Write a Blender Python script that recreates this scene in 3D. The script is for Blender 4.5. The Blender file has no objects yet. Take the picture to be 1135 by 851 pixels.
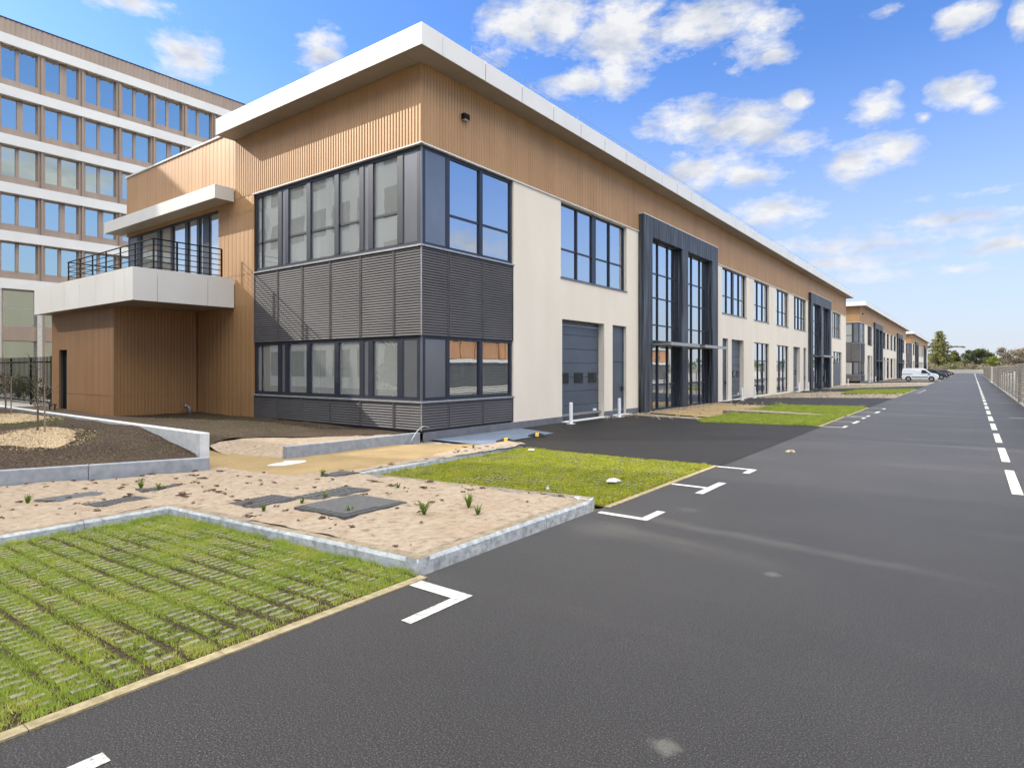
import bpy, math, random
import numpy as np
R=math.radians
random.seed(7); rng=np.random.default_rng(11)
scn=bpy.context.scene
COL=scn.collection
# ------------------------------------------------------------------ materials
MATS={}
def newmat(name):
    m=bpy.data.materials.new(name); m.use_nodes=True
    MATS[name]=m
    return m,m.node_tree,m.node_tree.nodes['Principled BSDF']
def nd(t,kind,**kw):
    n=t.nodes.new(kind)
    for k,v in kw.items():
        if k=='ins':
            for a,b in v.items(): n.inputs[a].default_value=b
        else: setattr(n,k,v)
    return n
def ramp(t,fac,stops):
    r=t.nodes.new('ShaderNodeValToRGB'); t.links.new(fac,r.inputs[0])
    cr=r.color_ramp
    while len(cr.elements)<len(stops): cr.elements.new(.5)
    for e,(p,c) in zip(cr.elements,stops):
        e.position=p; e.color=(c[0],c[1],c[2],1)
    return r.outputs[0]
def coords(t,scale=(1,1,1)):
    g=t.nodes.new('ShaderNodeNewGeometry'); mp=t.nodes.new('ShaderNodeMapping')
    mp.inputs['Scale'].default_value=scale
    t.links.new(g.outputs['Position'],mp.inputs['Vector']); return mp.outputs[0]
def noise(t,vec,scale,detail=4,rough=.55,dist=0):
    n=nd(t,'ShaderNodeTexNoise',ins={'Scale':scale,'Detail':detail,'Roughness':rough,'Distortion':dist})
    t.links.new(vec,n.inputs['Vector']); return n.outputs['Fac']
def mixc(t,fac,a,b,bt='MIX'):
    m=nd(t,'ShaderNodeMix',data_type='RGBA',blend_type=bt)
    for s,v in ((0,fac),(6,a),(7,b)):
        if isinstance(v,(int,float)): m.inputs[s].default_value=v
        elif isinstance(v,tuple): m.inputs[s].default_value=(v[0],v[1],v[2],1)
        else: t.links.new(v,m.inputs[s])
    return m.outputs[2]
def bump(t,p,h,dist,strength=1):
    b=nd(t,'ShaderNodeBump',ins={'Distance':dist,'Strength':strength})
    t.links.new(h,b.inputs['Height']); t.links.new(b.outputs[0],p.inputs['Normal'])
def vary(name,c1,c2,scale=(1,1,1),ns=2.0,rough=.7,metal=0,bs=None,bd=.002,detail=5,spec=.5,lo=.3,hi=.7):
    m,t,p=newmat(name)
    v=coords(t,scale); f=noise(t,v,ns,detail)
    t.links.new(ramp(t,f,[(lo,c1),(hi,c2)]),p.inputs['Base Color'])
    p.inputs['Roughness'].default_value=rough; p.inputs['Metallic'].default_value=metal
    p.inputs['Specular IOR Level'].default_value=spec
    if bs: bump(t,p,noise(t,v,bs,3),bd)
    return m
vary('plaster',(.665,.60,.50),(.72,.655,.555),scale=(1,1,.3),ns=.8,rough=.9,bs=90,bd=.002,spec=.2)
vary('plinth_render',(.11,.115,.135),(.15,.155,.175),ns=3,rough=.9,bs=40)
# anodised copper-tone cladding: sheets vary a little
def clad(name,c1,c2,vs):
    m,t,p=newmat(name)
    v=coords(t,vs); f=noise(t,v,1.0,3)
    f2=noise(t,coords(t),.7,3)
    c=mixc(t,.35,ramp(t,f,[(.3,c1),(.7,c2)]),ramp(t,f2,[(.35,c1),(.65,c2)]))
    t.links.new(c,p.inputs['Base Color']); p.inputs['Metallic'].default_value=.25; p.inputs['Roughness'].default_value=.5
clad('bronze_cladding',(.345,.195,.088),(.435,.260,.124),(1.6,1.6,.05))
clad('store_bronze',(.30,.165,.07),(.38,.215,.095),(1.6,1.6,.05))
clad('tan_cladding',(.27,.205,.16),(.335,.26,.205),(2.5,2.5,.05))
vary('white_panel',(.59,.58,.555),(.655,.645,.62),ns=.5,rough=.42,spec=.5)
vary('soffit_panel',(.26,.22,.17),(.32,.27,.21),ns=.8,rough=.6)
vary('dark_joint',(.03,.03,.03),(.04,.04,.04),rough=.8)
vary('navy_frame',(.012,.016,.028),(.02,.025,.042),ns=3,rough=.4)
vary('louvre_metal',(.072,.069,.073),(.095,.091,.095),ns=.8,rough=.62,spec=.3)
vary('grey_sheet',(.16,.17,.19),(.20,.21,.235),ns=.6,rough=.28,metal=.6)
vary('door_grey',(.055,.07,.095),(.07,.09,.12),ns=1.2,rough=.4)
vary('portal_cladding',(.002,.003,.006),(.085,.10,.125),scale=(3.2,3.2,.14),ns=2.4,rough=.55,bs=8,bd=.004,lo=.38,hi=.66)
vary('dark_steel',(.009,.010,.012),(.014,.015,.018),rough=.85,spec=.15)
vary('galvanised',(.30,.31,.32),(.40,.41,.42),ns=5,rough=.4,metal=.5)
vary('white_paint',(.72,.73,.74),(.80,.80,.80),ns=9,rough=.5)
vary('interior_white',(.55,.56,.55),(.62,.63,.61),ns=.5,rough=.9)
vary('interior_floor',(.16,.16,.155),(.20,.20,.19),ns=.5,rough=.6)
vary('interior_dark',(.05,.055,.06),(.08,.085,.09),ns=.5,rough=.8)
vary('wood_board',(.25,.17,.09),(.34,.24,.13),ns=3,rough=.7)
vary('concrete_pale',(.38,.37,.35),(.50,.49,.46),ns=6,rough=.9,bs=60,bd=.003)
vary('concrete_wall',(.19,.21,.24),(.28,.30,.33),ns=7,rough=.85,bs=30,bd=.003)
vary('concrete_white',(.46,.47,.48),(.60,.61,.61),ns=5,rough=.85,bs=40,bd=.002)
vary('concrete_blue',(.11,.14,.19),(.16,.19,.25),ns=3,rough=.95,bs=50,bd=.002,spec=.1)
vary('roof_gravel',(.3,.3,.29),(.4,.4,.38),ns=20,rough=.9)
vary('orange_cladding',(.28,.15,.08),(.42,.22,.11),scale=(3,3,.2),ns=2,rough=.6)
vary('fence_slat',(.20,.19,.175),(.42,.40,.365),scale=(1,.4,9),ns=2.5,rough=.8)
vary('fence_pillar',(.25,.225,.18),(.36,.32,.26),ns=8,rough=.85)
vary('rubber_black',(.015,.015,.016),(.03,.03,.03),ns=20,rough=.8)
vary('yellow_paint',(.65,.42,.03),(.75,.5,.05),ns=12,rough=.6)
vary('bark',(.09,.065,.045),(.16,.12,.085),scale=(1,1,.2),ns=12,rough=.95,bs=20,bd=.005)
vary('stake_wood',(.16,.12,.08),(.26,.20,.14),scale=(1,1,.2),ns=12,rough=.9)
vary('mulch',(.22,.15,.08),(.50,.39,.25),ns=38,rough=.95,bs=40,bd=.03,lo=.35,hi=.62)
vary('litter_white',(.30,.31,.33),(.66,.67,.68),ns=22,rough=.6)
vary('dead_plant',(.05,.03,.02),(.16,.09,.06),ns=20,rough=.95)
vary('iron_cover',(.055,.057,.062),(.12,.12,.12),ns=22,rough=.6,metal=.3,bs=70,bd=.003)
vary('car_glass',(.015,.02,.025),(.02,.028,.033),rough=.08)
vary('van_white',(.66,.68,.70),(.72,.74,.76),rough=.25)
vary('car_black',(.012,.012,.014),(.018,.018,.02),rough=.2)
vary('car_green',(.03,.05,.045),(.04,.06,.055),rough=.25)
vary('car_maroon',(.09,.02,.025),(.11,.03,.03),rough=.25)
vary('tyre',(.012,.012,.012),(.02,.02,.02),rough=.85)
vary('lamp_glass',(.5,.5,.5),(.6,.6,.6),rough=.15)
vary('tail_red',(.3,.02,.02),(.35,.03,.03),rough=.2)
# glass: coated pane, part mirror and part see-through
def glass(name,tint,refl,base,rcol,film=0):
    m,t,p=newmat(name); t.nodes.remove(p)
    out=t.nodes['Material Output']
    tr=nd(t,'ShaderNodeBsdfTransparent'); tr.inputs[0].default_value=(*tint,1)
    gl=nd(t,'ShaderNodeBsdfGlossy'); gl.inputs['Color'].default_value=(*rcol,1); gl.inputs['Roughness'].default_value=.0
    fr=nd(t,'ShaderNodeFresnel',ins={'IOR':1.5})
    ma=nd(t,'ShaderNodeMath',operation='MULTIPLY_ADD'); ma.inputs[1].default_value=refl; ma.inputs[2].default_value=base; ma.use_clamp=True
    t.links.new(fr.outputs[0],ma.inputs[0])
    nb=nd(t,'ShaderNodeBump',ins={'Distance':.02,'Strength':.06})
    t.links.new(noise(t,coords(t),1.1,2),nb.inputs['Height']); t.links.new(nb.outputs[0],gl.inputs['Normal'])
    mx=nd(t,'ShaderNodeMixShader'); t.links.new(ma.outputs[0],mx.inputs[0]); t.links.new(tr.outputs[0],mx.inputs[1]); t.links.new(gl.outputs[0],mx.inputs[2])
    if film:
        df=nd(t,'ShaderNodeBsdfDiffuse'); df.inputs[0].default_value=(.80,.85,.82,1)
        m2=nd(t,'ShaderNodeMixShader'); t.links.new(ramp(t,noise(t,coords(t),.5,3,.5,0),[(.3,(film*.8,)*3),(.7,(film,)*3)]),m2.inputs[0])
        t.links.new(mx.outputs[0],m2.inputs[1]); t.links.new(df.outputs[0],m2.inputs[2]); mx=m2
    t.links.new(mx.outputs[0],out.inputs[0]); return m
glass('pane_glass',(.62,.70,.70),1.7,.42,(.92,.97,1.0))
glass('pane_clear',(.88,.93,.91),1.6,.20,(.92,.97,1.0),.23)
glass('office_glass',(.30,.42,.48),1.5,.50,(.86,.97,.90))
# asphalt
def asphalt(name,c1,c2,stripes,rough):
    m,t,p=newmat(name)
    v=coords(t)
    sp=noise(t,v,105,3,.85); big=noise(t,v,.5,5)
    base=ramp(t,sp,[(.38,tuple(x*.08 for x in c1)),(.48,c1),(.55,c2),(.66,tuple(x*6.5 for x in c2))])
    c=mixc(t,1,base,ramp(t,big,[(.3,(.78,.78,.80)),(.7,(1.18,1.15,1.12))]),'MULTIPLY')
    if stripes:
        # dusty seams swept across the road, and pale spots
        v2=coords(t,(.10,1.0,1))
        s=noise(t,v2,.55,5,.6,.6)
        c=mixc(t,ramp(t,s,[(.56,(0,0,0)),(.74,(.35,.35,.35))]),c,(.17,.155,.14))
        sx=nd(t,'ShaderNodeSeparateXYZ'); t.links.new(v,sx.inputs[0])
        wob=noise(t,v,.9,3)
        def m2(op,a,b,cl=False):
            n=nd(t,'ShaderNodeMath',operation=op,use_clamp=cl)
            for i,q in enumerate((a,b)):
                if isinstance(q,(int,float)): n.inputs[i].default_value=q
                else: t.links.new(q,n.inputs[i])
            return n.outputs[0]
        for (x0,y0,sl,w,x1,x2,am) in ((-3.2,6.9,-.135,.11,-3.4,.35,.10),(-2.9,6.2,-.16,.16,-3.6,-1.2,.09)):
            dy=m2('SUBTRACT',sx.outputs[1],m2('MULTIPLY_ADD' if 0 else 'ADD',m2('MULTIPLY',m2('SUBTRACT',sx.outputs[0],x0),sl),y0))
            dy=m2('ABSOLUTE',m2('ADD',dy,m2('MULTIPLY',m2('SUBTRACT',wob,.5),.35)),0)
            k=m2('SUBTRACT',1,m2('DIVIDE',dy,w*1.6),True)
            e1=m2('DIVIDE',m2('SUBTRACT',sx.outputs[0],x1),.5,True); e2=m2('DIVIDE',m2('SUBTRACT',x2,sx.outputs[0]),1.2,True)
            k=m2('MULTIPLY',m2('MULTIPLY',m2('MULTIPLY',k,e1),e2),m2('MULTIPLY',m2('ADD',noise(t,v,2.2,5),.15),am*1.5))
            c=mixc(t,k,c,(.34,.30,.25))
        for (x0,y0,rx,am) in ((-1.17,2.78,.06,.42),(-1.40,5.66,.06,.3),(-2.9,7.6,.12,.12),(-3.3,6.1,.3,.10)):
            cv=nd(t,'ShaderNodeCombineXYZ',ins={0:x0,1:y0,2:0})
            df=nd(t,'ShaderNodeVectorMath',operation='DISTANCE'); t.links.new(v,df.inputs[0]); t.links.new(cv.outputs[0],df.inputs[1])
            k=m2('MULTIPLY',m2('SUBTRACT',1.5,m2('ADD',m2('DIVIDE',df.outputs['Value'],rx),m2('MULTIPLY',m2('SUBTRACT',noise(t,v,16,5,.7),.5),2.2)),True),am)
            c=mixc(t,k,c,(.22,.21,.18))
    t.links.new(c,p.inputs['Base Color']); p.inputs['Roughness'].default_value=rough
    bump(t,p,sp,.012,.9); return m
asphalt('road_asphalt',(.015,.0137,.0137),(.028,.0257,.0257),True,.56)
asphalt('new_asphalt',(.007,.0062,.0062),(.014,.0125,.0125),False,.6)
MATS['new_asphalt'].node_tree.nodes['Principled BSDF'].inputs['Specular IOR Level'].default_value=.22
def sand():
    m,t,p=newmat('sand')
    v=coords(t); a=noise(t,v,1.3,6); b=noise(t,v,9,6,.7); c=noise(t,v,60,3)
    col=ramp(t,b,[(.32,(.13,.095,.07)),(.43,(.28,.22,.165)),(.66,(.36,.295,.225))])
    col=mixc(t,ramp(t,a,[(.48,(0,0,0)),(.72,(.6,.6,.6))]),col,(.27,.20,.13))
    t.links.new(col,p.inputs['Base Color']); p.inputs['Roughness'].default_value=.95; p.inputs['Specular IOR Level'].default_value=.15
    h=mixc(t,.25,b,c); bump(t,p,h,.05,.7)
sand()
def gravel(name,c1,c2,c3,sc):
    m,t,p=newmat(name)
    v=coords(t); n=noise(t,v,sc,4,.7); a=noise(t,v,.8,5)
    col=ramp(t,n,[(.3,c1),(.5,c2),(.7,c3)])
    col=mixc(t,1,col,ramp(t,a,[(.3,(.8,.8,.8)),(.7,(1.15,1.13,1.1))]),'MULTIPLY')
    t.links.new(col,p.inputs['Base Color']); p.inputs['Roughness'].default_value=.95; p.inputs['Specular IOR Level'].default_value=.15
    bump(t,p,n,.02,.8)
gravel('gravel_path',(.20,.14,.07),(.30,.22,.115),(.38,.29,.165),70)
gravel('rubble',(.09,.075,.055),(.23,.195,.15),(.42,.375,.31),7)
gravel('soil',(.014,.009,.006),(.048,.034,.024),(.15,.115,.085),26)
gravel('turf_soil',(.016,.011,.007),(.045,.033,.020),(.10,.08,.045),30)
gravel('far_ground',(.10,.11,.05),(.16,.16,.09),(.22,.2,.13),.6)
gravel('pale_paving',(.30,.29,.27),(.36,.35,.33),(.42,.41,.39),3)
gravel('kerb_stone',(.20,.215,.23),(.38,.41,.44),(.50,.53,.56),9)
gravel('kerb_top',(.11,.09,.065),(.23,.19,.14),(.30,.255,.19),8)
gravel('edging',(.19,.155,.085),(.28,.235,.145),(.36,.31,.21),14)
gravel('paver',(.10,.095,.055),(.17,.165,.105),(.25,.24,.17),25)
gravel('marking_paint',(.22,.22,.21),(.50,.50,.49),(.58,.58,.57),26)
def leafmat(name,c1,c2,c3,sc=3,tr=.25):
    m,t,p=newmat(name)
    v=coords(t); n=noise(t,v,sc,4,.7)
    t.links.new(ramp(t,n,[(.3,c1),(.5,c2),(.7,c3)]),p.inputs['Base Color'])
    p.inputs['Roughness'].default_value=.7; p.inputs['Specular IOR Level'].default_value=.2
    if tr:
        out=t.nodes['Material Output']; tl=nd(t,'ShaderNodeBsdfTranslucent'); t.links.new(ramp(t,n,[(.3,c1),(.5,c2),(.7,c3)]),tl.inputs[0])
        mx=nd(t,'ShaderNodeMixShader',ins={0:tr}); t.links.new(p.outputs[0],mx.inputs[1]); t.links.new(tl.outputs[0],mx.inputs[2]); t.links.new(mx.outputs[0],out.inputs[0])
leafmat('grass_blade',(.20,.28,.045),(.31,.385,.062),(.45,.44,.11),2.2,.3)
leafmat('grass_light',(.23,.28,.022),(.33,.36,.03),(.43,.41,.045),2.2,.3)
leafmat('weed_green',(.07,.13,.02),(.12,.20,.03),(.2,.24,.05),20,.3)
leafmat('leaf_conifer',(.05,.07,.03),(.11,.12,.035),(.20,.18,.06),1.5)
leafmat('leaf_gold',(.11,.125,.045),(.19,.195,.07),(.30,.27,.11),.8)
leafmat('leaf_dark',(.05,.075,.035),(.10,.125,.055),(.17,.18,.08),.7)
leafmat('leaf_lime',(.13,.17,.02),(.2,.24,.03),(.26,.28,.05),1.0)
leafmat('leaf_brown',(.15,.125,.085),(.24,.20,.14),(.31,.27,.19),1.0)
leafmat('leaf_bright',(.08,.13,.03),(.12,.18,.04),(.18,.22,.06),1.0)

# ------------------------------------------------------------------ object helpers
WO={}   # world origin of each object made here
class MB:
    def __init__(s): s.v=[]; s.f=[]
    def quad(s,a,b,c,d):
        n=len(s.v); s.v+= [a,b,c,d]; s.f.append((n,n+1,n+2,n+3))
    def poly(s,pts):
        n=len(s.v); s.v+=list(pts); s.f.append(tuple(range(n,n+len(pts))))
    def box(s,p,q):
        x0,x1=sorted((p[0],q[0])); y0,y1=sorted((p[1],q[1])); z0,z1=sorted((p[2],q[2]))
        n=len(s.v)
        s.v+=[(x0,y0,z0),(x1,y0,z0),(x1,y1,z0),(x0,y1,z0),(x0,y0,z1),(x1,y0,z1),(x1,y1,z1),(x0,y1,z1)]
        for f in ((3,2,1,0),(4,5,6,7),(0,1,5,4),(1,2,6,5),(2,3,7,6),(3,0,4,7)): s.f.append(tuple(n+i for i in f))
        return s
    def prism(s,pts,z0,z1):
        n=len(s.v);k=len(pts)
        s.v+=[(x,y,z0) for x,y in pts]+[(x,y,z1) for x,y in pts]
        s.f.append(tuple(n+i for i in reversed(range(k)))); s.f.append(tuple(n+k+i for i in range(k)))
        for i in range(k): j=(i+1)%k; s.f.append((n+i,n+j,n+k+j,n+k+i))
        return s
    def tube(s,pts,r,seg=8,cap=True):
        import mathutils
        V=[mathutils.Vector(p) for p in pts]; rings=[]
        rr=r if isinstance(r,(list,tuple)) else [r]*len(V)
        for i,p in enumerate(V):
            d=(V[min(i+1,len(V)-1)]-V[max(i-1,0)]).normalized()
            u=d.cross(mathutils.Vector((0,0,1)) if abs(d.z)<.9 else mathutils.Vector((1,0,0))).normalized(); w=d.cross(u)
            n=len(s.v); rings.append(n)
            for k in range(seg):
                a=2*math.pi*k/seg; s.v.append(tuple(p+u*math.cos(a)*rr[i]+w*math.sin(a)*rr[i]))
        for a,b in zip(rings,rings[1:]):
            for k in range(seg): s.f.append((a+k,a+(k+1)%seg,b+(k+1)%seg,b+k))
        if cap:
            s.f.append(tuple(rings[0]+k for k in reversed(range(seg)))); s.f.append(tuple(rings[-1]+k for k in range(seg)))
        return s
    def build(s,name,mat,parent=None,loc=None,smooth=False,bevel=0):
        if loc is None: loc=WO[parent.name] if parent else (0,0,0)
        me=bpy.data.meshes.new(name); me.from_pydata([(a-loc[0],b-loc[1],c-loc[2]) for a,b,c in s.v],[],s.f)
        me.materials.append(MATS[mat]); me.update()
        if smooth: me.shade_smooth()
        o=bpy.data.objects.new(name,me); COL.objects.link(o)
        if parent: o.parent=parent
        else: o.location=loc
        WO[o.name]=loc
        if bevel:
            b=o.modifiers.new('b','BEVEL'); b.width=bevel; b.segments=2; b.limit_method='ANGLE'
        return o
def tag(o,label=None,cat=None,group=None,kind=None):
    if label: o['label']=label
    if cat: o['category']=cat
    if group: o['group']=group
    if kind: o['kind']=kind
    return o
def empty(name,loc,rz=0):
    o=bpy.data.objects.new(name,None); COL.objects.link(o); o.location=loc; o.rotation_euler=(0,0,rz); o.empty_display_size=.3
    WO[o.name]=tuple(loc); return o
def kids(o): return [c for c in bpy.data.objects if c.parent==o]
def copy_tree(o,parent=None):
    c=o.copy(); COL.objects.link(c); WO[c.name]=WO[o.name]
    if parent: c.parent=parent
    for ch in TREE(o): copy_tree(ch,c)
    return c
def TREE(o): return list(o.children)
def np_mesh(name,verts,nper,mat,parent=None,loc=(0,0,0)):
    """verts (N*nper,3): N separate polygons of nper corners"""
    me=bpy.data.meshes.new(name); n=len(verts)//nper
    me.vertices.add(len(verts)); me.vertices.foreach_set('co',(verts-np.array(loc)).astype(np.float32).ravel())
    me.loops.add(len(verts)); me.loops.foreach_set('vertex_index',np.arange(len(verts),dtype=np.int32))
    me.polygons.add(n); me.polygons.foreach_set('loop_start',np.arange(0,len(verts),nper,dtype=np.int32))
    me.update(calc_edges=True); me.materials.append(MATS[mat])
    o=bpy.data.objects.new(name,me); COL.objects.link(o)
    if parent: o.parent=parent
    else: o.location=loc
    WO[o.name]=tuple(loc); return o
SKY_STR=.15; SUN_STR=2.0; EXPO=1.3; CLB=2.55; SKY_DUST=.6; SKY_TINT=(.37,.51,.74); FILL_VEIL=4.3
# ------------------------------------------------------------------ the business-unit building
X0,Y0=-12.66,12.55
XL=-32.6; YE=86.4; ZB=-.32
def TR(a,dep,z): return (X0-dep,a,z)          # street front, faces +X
def TL(a,dep,z): return (a,Y0+dep,z)          # gable front, faces -Y
def tbox(mb,T,a0,a1,d0,d1,z0,z1): mb.box(T(a0,d0,z0),T(a1,d1,z1))
def wall_grid(mb,T,a0,a1,z0,z1,holes,th,back=True):
    A=sorted({a0,a1,*[h[0] for h in holes],*[h[1] for h in holes]}); Z=sorted({z0,z1,*[h[2] for h in holes],*[h[3] for h in holes]})
    A=[a for a in A if a0<=a<=a1]; Z=[z for z in Z if z0<=z<=z1]
    def hole(a,z): return any(h[0]<a<h[1] and h[2]<z<h[3] for h in holes)
    for i in range(len(A)-1):
        for j in range(len(Z)-1):
            if hole((A[i]+A[i+1])/2,(Z[j]+Z[j+1])/2): continue
            for d in ((0,th) if back else (0,)):
                mb.quad(T(A[i],d,Z[j]),T(A[i+1],d,Z[j]),T(A[i+1],d,Z[j+1]),T(A[i],d,Z[j+1]))
    for h in holes:
        b0,b1,c0,c1=h[:4]
        mb.quad(T(b0,0,c0),T(b0,th,c0),T(b0,th,c1),T(b0,0,c1)); mb.quad(T(b1,0,c0),T(b1,th,c0),T(b1,th,c1),T(b1,0,c1))
        mb.quad(T(b0,0,c0),T(b1,0,c0),T(b1,th,c0),T(b0,th,c0)); mb.quad(T(b0,0,c1),T(b1,0,c1),T(b1,th,c1),T(b0,th,c1))
    for a in (a0,a1): mb.quad(T(a,0,z0),T(a,th,z0),T(a,th,z1),T(a,0,z1))
def ribs(mb,T,a0,a1,z0,z1,pitch=.13,dep=.022,off=0,joints=()):
    n=max(1,round((a1-a0)/pitch)); p=(a1-a0)/n
    zs=[z0]+[z for z in joints if z0<z<z1]+[z1]
    for za,zb in zip(zs,zs[1:]):
        zb2=zb-(.02 if zb!=z1 else 0)
        for k in range(n):
            a=a0+k*p; P=[(a,0),(a+p*.14,-dep),(a+p*.62,-dep),(a+p*.76,0),(a+p,0)]
            for (u,d),(w,e) in zip(P,P[1:]): mb.quad(T(u,d+off,za),T(w,e+off,za),T(w,e+off,zb2),T(u,d+off,zb2))
    tbox(mb,T,a0,a1,off+.004,off+.05,z0,z1)
def window(parent,T,a0,a1,z0,z1,dep,mull=(),trans=(),fr=.07,mw=.07,mat='navy_frame',pane='pane_glass',blank=(),name='window',fin=0):
    mb=MB()
    for q in ((a0,a0+fr),(a1-fr,a1)): tbox(mb,T,q[0],q[1],dep,dep+.10,z0,z1)
    tbox(mb,T,a0+fr,a1-fr,dep,dep+.10,z0,z0+fr); tbox(mb,T,a0+fr,a1-fr,dep,dep+.10,z1-fr,z1)
    xs=[a0+fr]
    for m in mull:
        c,w=(m if isinstance(m,tuple) else (m,mw))
        tbox(mb,T,c-w/2,c+w/2,dep-.012,dep+.10,z0+fr,z1-fr)
    for z in trans:
        tbox(mb,T,a0+fr,a1-fr,dep+.02,dep+.09,z-.035,z+.035)
    f=mb.build(name,mat,parent)
    g=MB(); g.quad(T(a0+fr,dep+.05,z0+fr),T(a1-fr,dep+.05,z0+fr),T(a1-fr,dep+.05,z1-fr),T(a0+fr,dep+.05,z1-fr))
    g.build('pane',pane,f)
    for b in blank:
        g=MB(); tbox(g,T,b[0],b[1],dep+.01,dep+.04,z0+fr*.7,z1-fr*.7); g.build('infill_panel','grey_sheet',f)
    return f
def louvre(parent,T,a0,a1,z0,z1):
    mb=MB(); n=max(1,round((z1-z0)/.078)); p=(z1-z0)/n; a0+=.012;a1-=.012
    for k in range(n):
        z=z0+k*p; P=[(.030,z),(.0,z+.008),(.0,z+p*.40),(.030,z+p)]
        for (d,u),(e,w) in zip(P,P[1:]): mb.quad(T(a0,d,u),T(a1,d,u),T(a1,e,w),T(a0,e,w))
    tbox(mb,T,a0,a0+.03,-.012,.06,z0,z1); tbox(mb,T,a1-.03,a1,-.012,.06,z0,z1)
    mb.build('louvre_panel','louvre_metal',parent)
def make_building():
    B=empty('business_building',(X0,Y0,0))
    UZ0,UZ1=5.30,8.22
    # ---- street front
    wins=[(20.02,25.63,[20.02+1.42,(22.82,.34),20.02+4.2]),(39.04,44.27,[40.35,(41.66,.3),42.97]),(46.16,50.23,[47.5,48.9]),(52.4,56.53,[53.7,55.1]),(58.53,63.51,[59.75,(61.0,.3),62.25]),(77.2,82.6,[78.55,(79.9,.3),81.25])]
    sdoors=[(20.11,23.5),(40.95,43.6),(58.3,60.9)]
    pdoors=[(24.26,25.6),(39.1,40.2),(62.4,63.5)]
    tall=[(46.16,50.2),(52.5,56.55)]
    holes=[(a,b,UZ0,UZ1) for a,b,_ in wins]+[(a,b,-.3,3.7) for a,b in sdoors+pdoors]+[(a,b,-.2,3.68) for a,b in tall]+[(77.6,83.3,-.3,3.7)]
    holes+=[(26.9,37.35,-.3,8.2),(64.45,74.9,-.3,8.2)]
    mb=MB(); wall_grid(mb,TR,17.02,YE,ZB,8.25,holes,.32)
    W=mb.build('wall','plaster',B)
    mb=MB(); mb.box((X0-.3,YE-.3,ZB),(XL,YE,10.4)); mb.box((XL,Y0+.35,ZB),(XL+.3,YE-.301,10.4)); mb.build('wall','plaster',B)
    for a,b in ((12.63,20.1),(23.5,24.26),(25.6,26.8)): mb=MB(); tbox(mb,TR,a,b,-.03,.02,ZB,-.06); mb.build('plinth','plinth_render',B)
    mb=MB(); ribs(mb,TR,Y0-.03,YE,8.29,10.56,off=.0); mb.build('cladding','bronze_cladding',B)
    mb=MB(); tbox(mb,TR,Y0-.06,YE,-.05,.05,8.25,8.29); tbox(mb,TL,-21.46,X0+.06,-.05,.05,8.25,8.29); mb.build('drip_trim','white_panel',B)
    for a,b,m in wins: window(B,TR,a,b,UZ0,UZ1,.14,m,[6.45])
    for a,b,m in wins: mb=MB(); tbox(mb,TR,a-.03,b+.03,-.04,.14,UZ0-.04,UZ0); mb.build('window_sill','grey_sheet',B)
    for a,b in tall: window(B,TR,a,b,-.2,3.68,.12,[a+(b-a)*.36,a+(b-a)*.68],[2.35,.95],fr=.05,mw=.06)
    for i,(a,b) in enumerate(sdoors):
        mb=MB(); n=7
        for k in range(n):
            z0=-.27+k*3.97/n; z1=z0+3.97/n-.012
            P=[(.30,z0),(.28,z0+.015),(.28,z1-.015),(.30,z1)]
            for (d,u),(e,w) in zip(P,P[1:]): mb.quad(TR(a,d,u),TR(b,d,u),TR(b,e,w),TR(a,e,w))
        tbox(mb,TR,a,b,.299,.33,-.27,3.7)
        D=mb.build('sectional_door','door_grey',B)
        w=(b-a)/3
        for k in range(3):
            c=a+w*(k+.5); g=MB(); tbox(g,TR,c-w*.3,c+w*.3,.255,.29,1.2,1.62); fr=g.build('door_window','rubber_black',D)
            g=MB(); tbox(g,TR,c-w*.25,c+w*.25,.245,.256,1.25,1.57); g.build('pane','car_glass',D)
        g=MB(); tbox(g,TR,b-.5,b-.25,.24,.28,.0,.08); g.build('handle','white_paint',D)
    for a,b in pdoors:
        mb=MB(); tbox(mb,TR,a,b,.16,.22,-.27,3.7); tbox(mb,TR,a,a+.06,.13,.16,-.27,3.7); tbox(mb,TR,b-.06,b,.13,.16,-.27,3.7); tbox(mb,TR,a+.06,b-.06,.13,.16,2.1,2.16)
        D=mb.build('door','door_grey',B); g=MB(); tbox(g,TR,b-.24,b-.10,.08,.13,.78,.98); g.build('handle','rubber_black',D)
    mb=MB(); tbox(mb,TR,77.6,83.3,.14,.22,-.27,2.35); mb.build('sectional_door','door_grey',B)
    window(B,TR,77.6,83.3,2.36,3.7,.14,[79.5,81.4])
    for a,b in sdoors+pdoors: mb=MB(); tbox(mb,TR,a-.1,b+.1,-.25,.14,-.33,-.265); mb.build('threshold','concrete_white',B)
    # ---- entrance portals
    for s in (0,1):
        f=(lambda y: y) if not s else (lambda y: 101.8-y)
        def rng2(a,b): a,b=f(a),f(b); return min(a,b),max(a,b)
        mb=MB(); a,b=rng2(26.85,37.4); hs=[rng2(27.85,31.7)+(-.31,8.14),rng2(32.5,36.4)+(-.31,8.14)]
        def TP(q,d,z): return (X0+.28-d,q,z)
        wall_grid(mb,TP,a,b,-.3,9.08,hs,.62,back=False)
        mb.quad(TP(a,0,9.08),TP(b,0,9.08),TP(b,.28,9.08),TP(a,.28,9.08))
        P=mb.build('portal_surround','portal_cladding',B)
        mb=MB(); tbox(mb,TR,a-.02,b+.02,-.30,-.0,9.085,9.12); mb.build('cap_trim','white_panel',P)
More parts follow.
